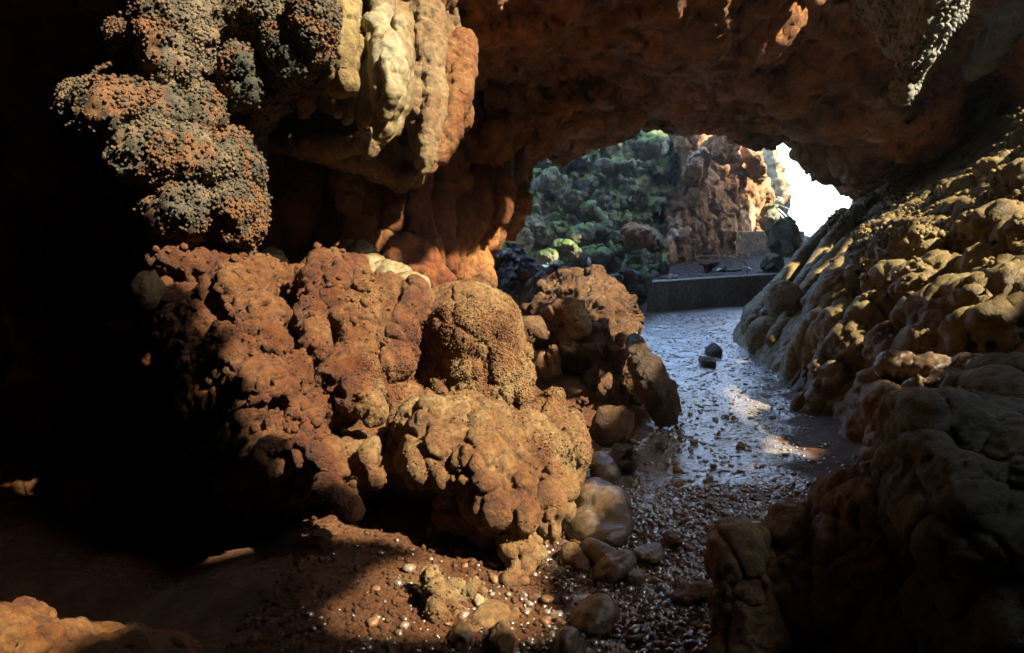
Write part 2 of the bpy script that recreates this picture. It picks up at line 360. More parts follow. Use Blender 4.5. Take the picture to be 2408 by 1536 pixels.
gm = mesh_from(np.stack([X.ravel(), Y.ravel(), Z], 1), quads, 'ground')
ground = tag(link('ground', gm, M['mud']), kind='structure')
def mat_ground():
    m = M['mud'].copy(); m.name = 'gravel_and_mud'; n = m.node_tree.nodes; l = m.node_tree.links
    out = n['Material Output']; b1 = n['Principled BSDF']; geo = n.new('ShaderNodeNewGeometry')
    # copy gravel nodes
    b2 = n.new('ShaderNodeBsdfPrincipled'); v = n.new('ShaderNodeTexVoronoi'); v.inputs['Scale'].default_value = 24; l.new(geo.outputs['Position'], v.inputs['Vector'])
    r = n.new('ShaderNodeValToRGB'); l.new(v.outputs['Color'], r.inputs[0]); r.color_ramp.elements[0].color = (.07, .055, .045, 1); r.color_ramp.elements[1].color = (.36, .31, .26, 1)
    l.new(r.outputs[0], b2.inputs['Base Color']); b2.inputs['Roughness'].default_value = 0.24; b2.inputs['Specular IOR Level'].default_value = .8; b2.inputs['Coat Weight'].default_value = 1.0; b2.inputs['Coat IOR'].default_value = 4.4; b2.inputs['Coat Roughness'].default_value = .24
    no = n.new('ShaderNodeTexNoise'); no.inputs['Scale'].default_value = 50; no.inputs['Detail'].default_value = 6; l.new(geo.outputs['Position'], no.inputs['Vector'])
    a = n.new('ShaderNodeMath'); a.operation = 'MULTIPLY_ADD'; a.inputs[1].default_value = -1.0; l.new(v.outputs['Distance'], a.inputs[0]); l.new(no.outputs['Fac'], a.inputs[2])
    bp = n.new('ShaderNodeBump'); bp.inputs['Strength'].default_value = .55; bp.inputs['Distance'].default_value = .012; l.new(bp.outputs[0], b2.inputs['Coat Normal']); l.new(a.outputs[0], bp.inputs['Height']); l.new(bp.outputs[0], b2.inputs['Normal'])
    # mask: distance from path centre line px(y)
    sep = n.new('ShaderNodeSeparateXYZ'); l.new(geo.outputs['Position'], sep.inputs[0])
    mr = n.new('ShaderNodeFloatCurve'); cv = mr.mapping.curves[0]
    ys = [0, 3, 4.5, 6.5, 9, 12, 15]; ce = [0.6, 0.95, 1.2, 1.75, 2.3, 3.0, 3.4]
    pts = [(y / 20, c / 5) for y, c in zip(ys, ce)]
    cv.points[0].location = pts[0]; cv.points[1].location = pts[-1]
    for p in pts[1:-1]: cv.points.new(*p)
    mr.mapping.update()
    def math_(op, a_, b_=None, c_=None):
        x = n.new('ShaderNodeMath'); x.operation = op
        for i, q in enumerate((a_, b_, c_)):
            if q is None: continue
            if isinstance(q, (int, float)): x.inputs[i].default_value = q
            else: l.new(q, x.inputs[i])
        return x.outputs[0]
    yy = math_('DIVIDE', sep.outputs['Y'], 20); l.new(yy, mr.inputs['Value'])
    dist = math_('ABSOLUTE', math_('SUBTRACT', sep.outputs['X'], math_('MULTIPLY', mr.outputs[0], 5)))
    nn = n.new('ShaderNodeTexNoise'); nn.inputs['Scale'].default_value = 2.5; nn.inputs['Detail'].default_value = 8; l.new(geo.outputs['Position'], nn.inputs['Vector'])
    dd = math_('MULTIPLY_ADD', math_('SUBTRACT', nn.outputs['Fac'], .5), 1.3, dist)
    mk = n.new('ShaderNodeMapRange'); mk.inputs[1].default_value = .62; mk.inputs[2].default_value = .8; l.new(dd, mk.inputs[0])
    # beyond 9 m everything is gravel
    far = n.new('ShaderNodeMapRange'); far.inputs[1].default_value = 7.6; far.inputs[2].default_value = 8.6; far.inputs[3].default_value = 1; far.inputs[4].default_value = 0; l.new(sep.outputs['Y'], far.inputs[0])
    fac = math_('MULTIPLY', mk.outputs[0], far.outputs[0])
    ms = n.new('ShaderNodeMixShader'); l.new(fac, ms.inputs[0]); l.new(b2.outputs[0], ms.inputs[1]); l.new(b1.outputs[0], ms.inputs[2]); l.new(ms.outputs[0], out.inputs['Surface'])
    return m
gm.materials.clear(); gm.materials.append(mat_ground())
# far earth sheet to the horizon, 4 mm and more below
fe = mesh_from(np.array([[-60, -40, -.9], [60, -40, -.9], [60, 90, -.9], [-60, 90, -.9]], float), np.array([[0, 1, 2, 3]]), 'terrain')
tag(link('terrain', fe, M['hole']), kind='structure')

# terrace earth behind the low wall
TX = np.arange(-6.5, 9, .06); TY = np.arange(14.75, 27, .08); X, Y = np.meshgrid(TX, TY); Y = Y + np.clip((X - 2.65) * .71, 0, 2.6); c3 = np.stack([X.ravel(), Y.ravel(), X.ravel() * 0], 1)
Zt = 0.50 + 0.045 * (Y.ravel() - 15) + 0.05 * fbm(c3 / .7, 5, 21)
Zt += np.clip((Y.ravel() - 21.0) / 1.5, 0, 1) * .55 * (X.ravel() > 5)
idx = np.arange(X.size).reshape(X.shape)
quads = np.stack([idx[:-1, :-1].ravel(), idx[:-1, 1:].ravel(), idx[1:, 1:].ravel(), idx[1:, :-1].ravel()], 1)
M['soil'] = mat_rock('dark_leafy_soil', [(.02, .014, .01), (.06, .04, .03), (.16, .15, .13)], 6, 50, (.35, .8), 1.0, 60, bdist=.03, cell=18)
tag(link('earth', mesh_from(np.stack([X.ravel(), Y.ravel(), Zt], 1), quads, 'earth'), M['soil']), kind='structure')

# --- ceiling and back wall of the near hall
ceil_poly = [(-700, -900), (200, -700), (700, -200), (880, -50), (1620, -80), (2050, -110), (2300, -100), (2450, -60), (2450, 330), (2408, 330), (2230, 370), (2120, 420), (2040, 470), (2005, 436), (1962, 418), (1940, 388), (1918, 345), (1880, 326),
             (1835, 322), (1790, 326), (1740, 322), (1712, 300), (1690, 285), (1655, 296), (1610, 318), (1585, 302), (1560, 284), (1548, 270), (1515, 282), (1480, 302), (1420, 322), (1370, 340), (1300, 352),
             (1240, 368), (1215, 400), (1200, 440), (1196, 490), (1180, 530), (1130, 552), (1092, 570), (1085, 650), (1060, 780), (900, 900), (400, 1100), (-1300, 1200), (-1300, -500)]
ceil_poly = [(x - (8 if x > 1900 else 0), y - (30 if 1380 < x < 1760 else 20 if x < 1760 else 12)) if 1190 < x < 2010 and 260 < y < 500 else (x, y) for x, y in ceil_poly]
ceil_pts = [(1240, 365, 8.6), (1400, 325, 9.3), (1550, 270, 9.8), (1600, 315, 11), (1690, 290, 13.5), (1790, 325, 17), (1880, 325, 20), (1960, 415, 19), (2040, 460, 18.5), (2200, 380, 16.5), (2408, 330, 14.5), (2700, 400, 8),
            (1200, 450, 8.0), (1180, 530, 7.6), (1090, 600, 7.3), (1000, 600, 7.1), (850, 640, 7.0), (600, 640, 6.6), (300, 700, 6.6), (-300, 700, 6), (500, 1000, 6.8), (-1000, 1000, 5), (-1000, 0, 4.6),
            (1400, 200, 8.6), (1500, 120, 8.2), (1600, 200, 9.0), (1300, 120, 7.8), (1200, 300, 7.9), (1400, 20, 6.4), (1600, 20, 6.7), (1900, 20, 7.3), (2100, 20, 8.4),
            (1750, 200, 9.5), (1850, 230, 11.5), (1900, 130, 9.3), (2000, 250, 11.0), (2000, 350, 15.5), (2100, 250, 9.0), (2230, 60, 9.4), (2250, 200, 12.5), (2330, 120, 12), (2408, 60, 10), (2408, 230, 13.5), (2300, 300, 15.5),
            (1000, 400, 7.0), (800, 450, 7.2), (650, 400, 6.8), (600, 200, 6.4), (900, 100, 6), (300, 200, 6.2), (-200, 200, 5.5),
            (1000, -300, 4.2), (1600, -300, 5.0), (2100, -300, 6.4), (2600, -300, 3.8), (500, -300, 4.6), (-300, -300, 4.5), (1200, -850, 2.8), (2200, -850, 2.6), (3200, -850, 2.8), (3200, 0, 5)]
_r = np.random.RandomState(12)
folds = []
for k in range(15):
    x = 1130 + k * 32 + _r.uniform(-8, 8); yb = np.interp(x, [1130, 1240, 1400, 1560, 1600], [420, 325, 285, 240, 260]) - _r.uniform(4, 40); d = np.interp(x, [1130, 1250, 1560], [7.35, 8.0, 9.1])
    folds.append(Cc([(x + 14, yb - _r.uniform(120, 200), d - .35, 16), (x + 5, yb - 60, d - .2, _r.uniform(18, 30)), (x, yb, d - .05, _r.uniform(8, 16))]))
lobes = [E(1700, 130, 8.9, 130, 60, .5, -15), E(1640, 215, 9.3, 70, 55, .45), E(1800, 150, 9.0, 80, 50, .4, 20), E(1870, 225, 12, 90, 50, .6), E(1960, 200, 10.2, 60, 80, .5), E(1960, 330, 14.6, 50, 60, .6), E(2060, 330, 13.5, 60, 70, .6), E(1520, 60, 7.3, 80, 50, .4, 30), E(1620, 40, 7.1, 60, 40, .3), E(1450, 130, 8.1, 50, 60, .35), E(1780, 40, 7.3, 90, 40, .3, 10), E(1900, 90, 8.6, 60, 50, .3), E(2000, 110, 9.2, 50, 60, .3), E(2150, 300, 13, 70, 50, .6)]
rock('cave_ceiling', M['ceil'], [S(ceil_poly, ceil_pts, 1.3, 12, 26, .5)] + folds + lobes, .034,
     [('ridge', 1.5, .20, {'o': 4}), ('bulb', .9, .22, {'st': (1, 1, .6), 's': 4, 'mask': 1.2, 'mb': .3}), ('facet', .45, .12, {'s': 8, 'st': (1, 1, .7)}), ('ridge', .40, .10, {'s': 5}), ('bulb', .16, .05, {'s': 16, 'st': (1, 1, .5), 'mask': .7, 'mb': .1}), ('pit', .26, .13, {'s': 6, 'r': .45, 'mask': .6, 'mb': .15}), ('facet', .12, .025, {'s': 18}), ('ridge', .12, .03, {'s': 9}), ('fbm', .06, .010, {'s': 10})],
     2, kind='structure')
# --- back wall of the far chamber: mossy limestone, brown buttress near the exit, exit jambs
FW = [('facet', 1.2, .55, {'s': 3, 'w': .15}), ('crack', 1.2, .50, {'s': 3, 'cw': .07, 'w': .15}), ('facet', .5, .20, {'s': 13, 'w': .15}), ('crack', .5, .14, {'s': 13, 'cw': .08, 'w': .15}), ('facet', .28, .06, {'s': 15}), ('crack', .5, .06, {'s': 13, 'cw': .1}), ('fbm', .2, .04)]
mossy_wall = rock('cave_wall', M['mossy'], [
    S([(1600, 250), (1590, 420), (1560, 560), (1560, 700), (1300, 740), (900, 720), (900, 330), (1000, 320), (1200, 318), (1300, 308), (1400, 290), (1480, 262), (1540, 236)],
      [(1560, 420, 20.3), (1500, 500, 18.5), (1450, 380, 19.5), (1300, 450, 18.5), (1200, 500, 18), (1200, 700, 16.5), (1500, 650, 17.5), (900, 700, 16), (1000, 300, 20), (1400, 150, 22), (1580, 300, 21)], 3.0, 10, 60, 1.0)],
    .06, FW, 1, kind='structure')
rock('cave_wall', M['wallrock'], [
    S([(1780, 320), (1800, 400), (1815, 470), (1790, 560), (1740, 640), (1640, 700), (1500, 700), (1540, 560), (1570, 420), (1575, 330), (1590, 262), (1700, 262), (1780, 280)],
      [(1780, 330, 24), (1790, 520, 22.5), (1700, 420, 20.5), (1640, 350, 20), (1620, 560, 19.2), (1680, 620, 20.3), (1560, 420, 20.2), (1540, 600, 18.3), (1600, 690, 18.8), (1700, 270, 21)], 3.0, 8, 50, 1.5)],
    .055, [('facet', 1.3, .34, {'s': 3, 'st': (1, 1, .6)}), ('crack', .9, .20, {'s': 3, 'cw': .09, 'st': (1, 1, .6)})] + [('facet', .5, .09, {'s': 13, 'w': .15}), ('crack', .5, .06, {'s': 13, 'cw': .08, 'w': .15}), ('facet', .22, .03, {'s': 15}), ('fbm', .2, .03)], 1, kind='structure')

# --- right-hand flowstone slope
sl_poly = [(2540, 190), (2408, 243), (2310, 285), (2240, 330), (2180, 372), (2110, 412), (2055, 445), (2010, 475), (1965, 520), (1935, 548), (1900, 580), (1868, 605), (1838, 640), (1808, 668), (1775, 700), (1752, 722), (1745, 750), (1728, 780), (1712, 812), (1722, 838), (1760, 870),
           (1800, 900), (1850, 950), (1900, 1010), (1960, 1060), (2000, 1110), (2060, 1150), (2300, 1200), (2540, 1220)]
sl_pts = [(1720, 815, 10.8), (1760, 740, 11.6), (1800, 690, 12.4), (1860, 620, 14), (1960, 520, 16.5), (2050, 448, 17.5), (2180, 372, 15.5), (2300, 290, 13.8), (2408, 245, 12.0), (2540, 190, 10.8),
          (1760, 860, 9.8), (1850, 945, 7.9), (1900, 1010, 6.9), (2000, 1100, 5.6), (2060, 1150, 5.2), (2300, 1200, 4.4), (2540, 1220, 4.1), (2540, 700, 4.9),
          (1850, 780, 9.2), (1880, 860, 8.2), (1960, 920, 7.0), (2020, 1000, 6.2), (1950, 760, 8.3), (2000, 700, 8.5), (2080, 560, 10.6), (2150, 480, 12.4), (2250, 400, 12.4), (2350, 350, 11.4), (2408, 400, 9.2),
          (2030, 630, 9.6), (2120, 650, 7.8), (2200, 620, 7.4), (2250, 520, 9.1), (2330, 500, 8.4), (2408, 560, 6.3), (2100, 760, 7.0), (2200, 800, 5.9), (2300, 780, 5.5), (2408, 760, 5.0), (2200, 900, 5.4), (2100, 900, 6.1)]
def Er(x, y, d, rx, ry, rd=None, rot=0): return E(x, y, d, rx, ry, rd, rot, 3)
rs = np.random.RandomState(5)
blobs = [Er(1965, 730, 7.85, 62, 85, .3, 10), Er(1990, 690, 7.9, 38, 38), Er(1940, 800, 7.7, 55, 70), Er(1985, 790, 7.4, 45, 60), Er(1900, 850, 8.0, 45, 60), Er(1975, 900, 6.9, 50, 55), Er(1925, 960, 6.9, 32, 45), Er(2010, 850, 6.9, 45, 60),
         Er(2060, 620, 8.9, 60, 50, .35, -20), Er(2120, 605, 8.0, 42, 42), Er(2160, 600, 7.4, 52, 50), Er(2110, 690, 7.2, 55, 50), Er(2170, 680, 6.7, 52, 44), Er(2230, 650, 6.7, 60, 44), Er(2060, 740, 7.0, 40, 45), Er(2040, 800, 7.0, 30, 40),
         Er(2250, 735, 5.7, 80, 48, .25, -12), Er(2330, 720, 5.4, 60, 38), Er(2220, 800, 5.55, 70, 50), Er(2300, 800, 5.3, 66, 42), Er(2375, 790, 5.05, 50, 50), Er(2390, 700, 5.3, 55, 42), Er(2170, 760, 6.1, 45, 50), Er(2110, 830, 6.3, 45, 50),
         Er(2290, 580, 7.2, 50, 48), Er(2350, 560, 6.7, 55, 60), Er(2400, 600, 6.2, 50, 60), Er(2390, 660, 5.9, 40, 40), Er(2330, 630, 6.3, 50, 40), Er(2400, 450, 8.3, 38, 50), Er(2290, 455, 10.4, 60, 30), Er(2370, 400, 10.0, 55, 30),
         Er(1800, 800, 9.9, 40, 55), Er(1850, 720, 10.0, 40, 60, .3, -25), Er(1780, 770, 10.8, 34, 46), Er(2060, 1040, 5.8, 50, 70), Er(2080, 950, 5.9, 50, 60)]
def ridge_line(pts, r): return Cc([(x, y, d, r) for x, y, d in pts])
ribs = [ridge_line([(1985, 505, 14.8), (1930, 560, 13.6), (1880, 610, 12.5), (1820, 690, 11.4), (1770, 760, 10.6)], 15), ridge_line([(2010, 500, 13.5), (1950, 570, 12.5), (1900, 640, 11.4), (1850, 720, 10.1)], 13),
        ridge_line([(2070, 545, 10.9), (1990, 580, 11.0), (1930, 640, 10.7), (1870, 720, 10.0), (1820, 800, 9.3)], 16), ridge_line([(2060, 570, 10.5), (1980, 620, 10.2), (1900, 710, 9.3)], 12), ridge_line([(1945, 600, 11.3), (1870, 680, 10.8), (1800, 740, 10.6)], 11),
        ridge_line([(2110, 545, 10.4), (2250, 505, 9.5), (2408, 490, 8.0)], 16), ridge_line([(2050, 470, 14.5), (1960, 560, 13.0)], 9)]
def flank(c):
    x, y = pix(c); return np.clip((x + .55 * (y - 520) - 1990) / 70, .15, 1)
slope = rock('flowstone_slope', M['yellow'], [S(sl_poly, sl_pts, 1.2, 6, 30, .35)] + blobs + ribs, .022,
     [('bulb', .42, .08, {'s': 2, 'f': flank}), ('ridge', .5, .08, {'s': 71, 'f': flank}), ('bulb', .17, .055, {'s': 5, 'f': flank}), ('crack', .42, .05, {'s': 2, 'cw': .05, 'f': flank}), ('bulb', .075, .024, {'s': 7, 'mask': .7, 'mb': .3}), ('pit', .15, .05, {'s': 72, 'r': .4, 'mask': .6, 'mb': .1, 'f': flank}), ('bulb', .035, .008, {'s': 73, 'mask': .4, 'mb': .2}), ('fbm', .05, .010, {'s': 3, 'o': 3})],
     3, label='broad knobbly yellow flowstone slope climbing the right side from the gravel path to the roof', cat='flowstone')

# --- big flowstone mound on the left
mp_ = [(385, 574), (440, 578), (500, 590), (560, 604), (610, 618), (655, 640), (700, 640), (740, 622), (770, 606), (800, 600), (835, 612), (860, 640), (905, 655), (950, 672), (985, 690), (1010, 680), (1050, 664), (1100, 660), (1150, 675), (1195, 706), (1225, 750), (1236, 805), (1228, 850), (1250, 905), (1290, 940), (1330, 975), (1368, 1020), (1383, 1065),
       (1375, 1120), (1350, 1170), (1325, 1220), (1295, 1280), (1262, 1325), (1230, 1375), (1160, 1420), (1050, 1460), (900, 1490), (740, 1420), (640, 1300), (560, 1180), (480, 1020), (410, 850), (380, 750), (376, 640)]
mpts = [(390, 580, 4.4), (560, 610, 4.6), (700, 640, 4.8), (800, 605, 4.75), (950, 680, 5.0), (1100, 665, 5.4), (1230, 800, 5.1), (1250, 900, 4.9), (1380, 1060, 4.5), (1300, 1280, 3.9), (1230, 1370, 3.75), (1000, 1450, 4.6), (600, 1480, 4.4), (380, 1400, 4.2),
        (450, 700, 4.1), (560, 750, 4.0), (540, 900, 3.9), (600, 950, 3.8), (690, 740, 5.3), (700, 800, 5.2), (660, 700, 5.0), (870, 950, 4.6), (815, 990, 4.7), (790, 740, 4.35), (880, 760, 4.6), (840, 830, 4.5), (760, 900, 4.05), (850, 930, 4.0), (700, 1000, 3.95), (800, 980, 4.15), (650, 1060, 3.75), (820, 1060, 3.8), (940, 980, 4.35), (950, 900, 4.7),
        (1000, 860, 5.0), (1060, 950, 4.7), (1150, 960, 4.65), (1100, 1050, 3.95), (1000, 1100, 3.95), (1150, 1150, 3.85), (1250, 1100, 4.1), (1200, 1250, 3.75), (900, 1150, 4.25), (900, 1300, 4.9), (700, 1200, 4.3), (1050, 1300, 4.6), (1100, 1380, 4.5), (1000, 1200, 4.3), (450, 1100, 4.0), (500, 1300, 4.3), (800, 1400, 4.8)]
mb = [  # dome and its curtains
    E(1108, 778, 5.02, 122, 112, .46),     E(1105, 800, 5.15, 124, 138, .42), E(1150, 800, 5.1, 84, 110, .36), Cc([(1060, 745, 4.95, 60), (1080, 830, 4.8, 60), (1120, 910, 4.7, 52), (1165, 968, 4.62, 30)]), Cc([(1020, 790, 4.98, 45), (1030, 870, 4.85, 50), (1075, 930, 4.72, 42)]),
    Cc([(1150, 760, 4.85, 52), (1175, 850, 4.7, 42), (1180, 950, 4.6, 30)]), E(1210, 905, 4.7, 34, 52, .12), E(1178, 840, 4.72, 26, 55, .10), Cc([(1205, 840, 4.78, 28), (1222, 905, 4.66, 24), (1235, 950, 4.6, 22)]), Cc([(1235, 820, 5.0, 16), (1245, 890, 4.85, 17)]),
    # left lobe with vertical folds
    Cc([(920, 690, 4.9, 48), (930, 790, 4.68, 62), (945, 855, 4.6, 42)]), E(975, 720, 4.85, 45, 75, .2), Cc([(870, 680, 4.85, 35), (875, 770, 4.7, 30), (885, 840, 4.62, 18)]), Cc([(905, 700, 4.75, 22), (912, 860, 4.5, 16)]), Cc([(830, 640, 4.8, 28), (845, 740, 4.62, 26), (860, 790, 4.6, 16)]), E(920, 880, 4.6, 40, 38),
    # mid shoulder
    E(1050, 1000, 4.2, 120, 60, .3, -25), E(1110, 1060, 4.02, 110, 80, .28, -25), E(1250, 1060, 4.2, 80, 90, .28, -25),
    E(1080, 1045, 4.15, 150, 95, .36, -18), E(1000, 1010, 4.15, 66, 78, .25), E(1015, 985, 4.05, 52, 48, .16, -30), E(1080, 1000, 4.08, 60, 46, .16, -30), E(1130, 1010, 4.1, 75, 50, .2, -35), E(1180, 1060, 4.0, 62, 62, .2, -30), E(1220, 1100, 4.0, 55, 70, .2, -25),
    E(1025, 1060, 3.83, 34, 52, .10), E(1082, 1090, 3.78, 26, 30, .08), E(1062, 1050, 3.82, 18, 16, .05), E(1070, 1030, 3.85, 20, 14, .05), E(1120, 1085, 3.78, 40, 52, .13), E(1100, 1120, 3.77, 34, 34, .11), E(1052, 1120, 3.8, 30, 40, .1), E(985, 1090, 3.88, 42, 66, .15), E(1145, 1055, 3.85, 34, 40, .1),
    E(1150, 1110, 3.8, 24, 40, .08),
    # right shoulder and ball
    E(1270, 985, 4.6, 66, 42, .2, -35), E(1320, 1010, 4.55, 52, 46, .2, -35), E(1330, 1062, 4.22, 55, 66, .19), E(1362, 1050, 4.25, 22, 50, .1), E(1345, 1120, 4.15, 24, 40, .12), E(1290, 940, 4.7, 34, 24, .12, -35), E(1240, 990, 4.5, 40, 34, .14),
    # lower lobes
    E(1165, 1170, 3.80, 84, 78, .26), E(1210, 1170, 3.72, 40, 64, .12, 20), E(1232, 1218, 3.66, 38, 48, .12, 10), E(1150, 1150, 3.66, 44, 44, .12), E(1190, 1120, 3.8, 36, 46, .12), E(1290, 1190, 3.82, 42, 66, .16, 8), E(1300, 1140, 3.95, 40, 50, .14), E(1325, 1165, 3.98, 30, 60, .14, 8), E(1300, 1240, 3.78, 26, 40, .1),
    E(1215, 1275, 3.68, 46, 42, .14), E(1255, 1300, 3.68, 30, 34, .1), E(1225, 1330, 3.62, 30, 36, .1), E(1085, 1200, 3.95, 60, 50, .2), E(1060, 1175, 3.88, 34, 24, .08, 30), E(1025, 1240, 3.92, 20, 44, .08, 8), E(1040, 1190, 3.9, 26, 30, .08), E(1130, 1240, 3.85, 40, 40, .13),
    # knobs of the dark left side
    Cc([(875, 1050, 3.7, 16), (868, 1085, 3.66, 18), (890, 1125, 3.62, 22)]), Cc([(830, 1090, 3.72, 15), (860, 1120, 3.66, 14)]), Cc([(770, 1130, 3.65, 24), (800, 1165, 3.6, 20), (825, 1200, 3.58, 13)]), Cc([(640, 1075, 3.62, 18), (700, 1060, 3.66, 28), (760, 1070, 3.7, 32), (800, 1110, 3.68, 26)]),
    Cc([(760, 620, 4.6, 24), (745, 690, 4.45, 26), (735, 760, 4.32, 22), (750, 820, 4.2, 18)]), Cc([(800, 615, 4.65, 22), (795, 660, 4.5, 26), (780, 700, 4.4, 22)]), Cc([(835, 625, 4.7, 22), (850, 670, 4.6, 20)]), Cc([(700, 860, 4.0, 22), (700, 930, 3.86, 28), (715, 970, 3.85, 20), (690, 1010, 3.8, 12)]),
    E(800, 880, 4.1, 70, 30, .2, -30), E(850, 930, 3.95, 44, 44, .14), E(880, 960, 3.92, 22, 34, .09), E(770, 960, 4.05, 50, 46, .14), E(720, 1030, 3.85, 60, 24, .14, 30), E(560, 690, 4.15, 60, 52, .2), E(600, 760, 4.0, 42, 60, .15, 15), E(630, 830, 3.95, 26, 50, .1), E(500, 640, 4.3, 60, 40, .2), E(430, 620, 4.3, 50, 34, .2), E(600, 900, 3.85, 46, 60, .14, 15), E(560, 830, 3.95, 60, 70, .16),
    # foot
    Cc([(1010, 1345, 3.3, 24), (1018, 1390, 3.22, 30), (1035, 1430, 3.18, 38)]), E(1120, 1390, 3.35, 26, 22), E(1210, 1370, 3.5, 34, 22), E(1100, 1440, 3.3, 120, 24, .2), E(1070, 1395, 3.35, 30, 26)]
def west(co):     # rougher, more pitted towards the dark left side
    return np.clip((-0.15 - co[:, 0] / np.maximum(co[:, 1], 1) * 1.0) * 6, 0, 1)
def east(co): return 1 - west(co)
mpts = [(x, y, d * (.99 if y < 1120 else 1.0)) for x, y, d in mpts]
mound = rock('flowstone_mound', M['ochre'], [S(mp_, mpts, 1.5, 5, 36, .30)] + mb, .0105,
     [('bulb', .19, .032, {'s': 4, 'st': (1, 1, .75), 'f': lambda c: (0.8 + .8 * west(c)) * np.where(pix(c)[1] > 900, 1, .45)}), ('ridge', .22, .045, {'s': 61, 'f': west}), ('bulb', .10, .030, {'s': 6, 'f': west}), ('pit', .20, .12, {'s': 12, 'r': .45, 'f': west, 'mask': .5, 'mb': .15}), ('pit', .08, .05, {'s': 62, 'r': .45, 'f': west, 'mask': .4, 'mb': .1}), ('bulb', .048, .015, {'s': 19, 'mask': .5, 'mb': .3, 'f': west}), ('bulb', .055, .007, {'s': 8, 'st': (1, 1, .45), 'mask': .35, 'mb': .35, 'f': east}), ('crack', .19, .030, {'s': 4, 'st': (1, 1, .75), 'cw': .09, 'f': east}), ('bulb', .021, .0040, {'s': 9, 'mask': .4, 'mb': .1}), ('ridge', .09, .016, {'s': 63, 'f': west}), ('facet', .10, .016, {'s': 64, 'f': west}), ('fbm', .03, .004, {'s': 3, 'o': 3})],
     6, label='huge bulbous orange flowstone mound filling the left foreground, with a smooth dome at its top', cat='flowstone')

# --- crusted column hanging at the upper left
cc_poly = [(320, -120), (800, -120), (782, 40), (765, 110), (742, 180), (700, 220), (640, 255), (610, 290), (597, 340), (592, 420), (600, 500), (592, 545), (560, 600), (470, 605), (395, 622), (310, 650), (312, 600), (335, 540), (345, 462), (300, 430), (235, 400), (195, 350), (160, 300), (158, 215), (200, 205), (285, 178), (335, 160), (325, 100), (270, 100), (268, 62), (318, 62)]
cc_pts = [(350, 0, 4.7), (400, 50, 4.35), (430, 150, 4.3), (520, 60, 4.75), (620, 60, 4.6), (720, 60, 4.45), (770, 60, 4.7), (740, 170, 4.6), (640, 150, 4.55), (500, 180, 4.55), (280, 230, 4.3), (180, 260, 4.6), (320, 320, 4.15), (430, 330, 4.2), (240, 390, 4.4), (540, 280, 4.5), (590, 350, 4.5), (450, 450, 4.25), (380, 520, 4.3), (560, 480, 4.35), (590, 540, 4.5), (450, 590, 4.35), (330, 620, 4.5), (600, 250, 4.65)]
ccol = rock('crusted_column', M['coral'], [S(cc_poly, cc_pts, 1.1, 6, 34, .30)] + [E(380, 60, 4.3, 44, 100, .16), E(395, 150, 4.2, 38, 70, .12), E(300, 280, 4.15, 66, 70, .2), E(370, 260, 4.2, 55, 60, .18), E(360, 370, 4.1, 66, 60, .2), E(280, 380, 4.3, 44, 34, .14), E(450, 380, 4.2, 55, 60, .2), E(740, 60, 4.4, 34, 90, .14), E(680, 130, 4.45, 50, 60, .16), E(480, 130, 4.5, 30, 60, .12), E(580, 180, 4.45, 44, 60, .14), E(430, 500, 4.2, 60, 60, .2), E(550, 500, 4.28, 40, 60, .16), E(540, 400, 4.35, 50, 60, .16), E(620, 40, 4.5, 40, 70, .14), E(480, 260, 4.35, 40, 50, .14)],
     .014, [('bulb', .26, .07, {'s': 24}), ('bulb', .12, .045, {'s': 4}), ('bulb', .055, .022, {'s': 6}), ('pit', .2, .06, {'s': 44, 'r': .4}), ('fbm', .03, .006, {'s': 3, 'o': 3})], 2,
     label='dark knobbly rock column crusted with cave popcorn, hanging at the upper left', cat='rock column')
def popcorn(parent, name, count, r0, r1, seed, mat, front=-0.1, mask=None, kind='stuff', ico=1, sink=.3):
    """crust of little round nodules over the surface of a rock"""
    me = parent.data; me.calc_loop_triangles(); nt_ = len(me.loop_triangles)
    t = np.empty(nt_ * 3, np.int32); me.loop_triangles.foreach_get('vertices', t); t = t.reshape(-1, 3); co = getco(me)
    a, b, c = co[t[:, 0]], co[t[:, 1]], co[t[:, 2]]; nn = np.cross(b - a, c - a); ar = np.linalg.norm(nn, axis=1); nn /= np.maximum(ar, 1e-12)[:, None]
    ctr = (a + b + c) / 3; view = CV - ctr; view /= np.linalg.norm(view, axis=1)[:, None]
    wgt = ar * ((nn * view).sum(1) > front)
    if mask: wgt = wgt * mask(ctr)
    rng = np.random.RandomState(seed); k = rng.choice(nt_, count, p=wgt / wgt.sum()); u = rng.rand(count, 2); fl = u.sum(1) > 1; u[fl] = 1 - u[fl]
    p = a[k] + (b - a)[k] * u[:, :1] + (c - a)[k] * u[:, 1:]
    r = r0 + (r1 - r0) * rng.rand(count) ** 2
    p = p + nn[k] * (r * (1 - sink))[:, None]
    v, f = ICO[ico]; nv = len(v)
    # random rotation per nodule is not needed for round ones: jitter the shape instead
    V = p[:, None] + v[None] * r[:, None, None] * (1 + .25 * rng.uniform(-1, 1, (count, nv, 1)))
    Fc = f[None] + (np.arange(count) * nv)[:, None, None]
    return tag(link(name, mesh_from(V.reshape(-1, 3), Fc.reshape(-1, 3), name), mat, parent), kind=kind)
def dome(c):
    x, y = pix(c); m = np.clip(.5 + 1.5 * vnoise(c / .25, 4), 0.05, 1)
    return m * np.where((y < 1000 + (x - 1000) * .35 - 40) & (x > 840), 1, .12) * np.where(y > 690, 1, .2)
def knob(c):
    x, y = pix(c); return np.clip(.2 + 2 * vnoise(c / .15, 5), 0, 1) * (x < 930) * (y < 1250)
def upslope(c):
    x, y = pix(c); return np.clip(.15 + 2 * vnoise(c / .5, 5), 0, 1) * (x > 1950) * (y < 700) * np.where(y < 560, 1, .25)
popcorn(slope, 'nodule_crust', 7000, .012, .042, 15, M['yellow'], mask=upslope, sink=.55, ico=2)
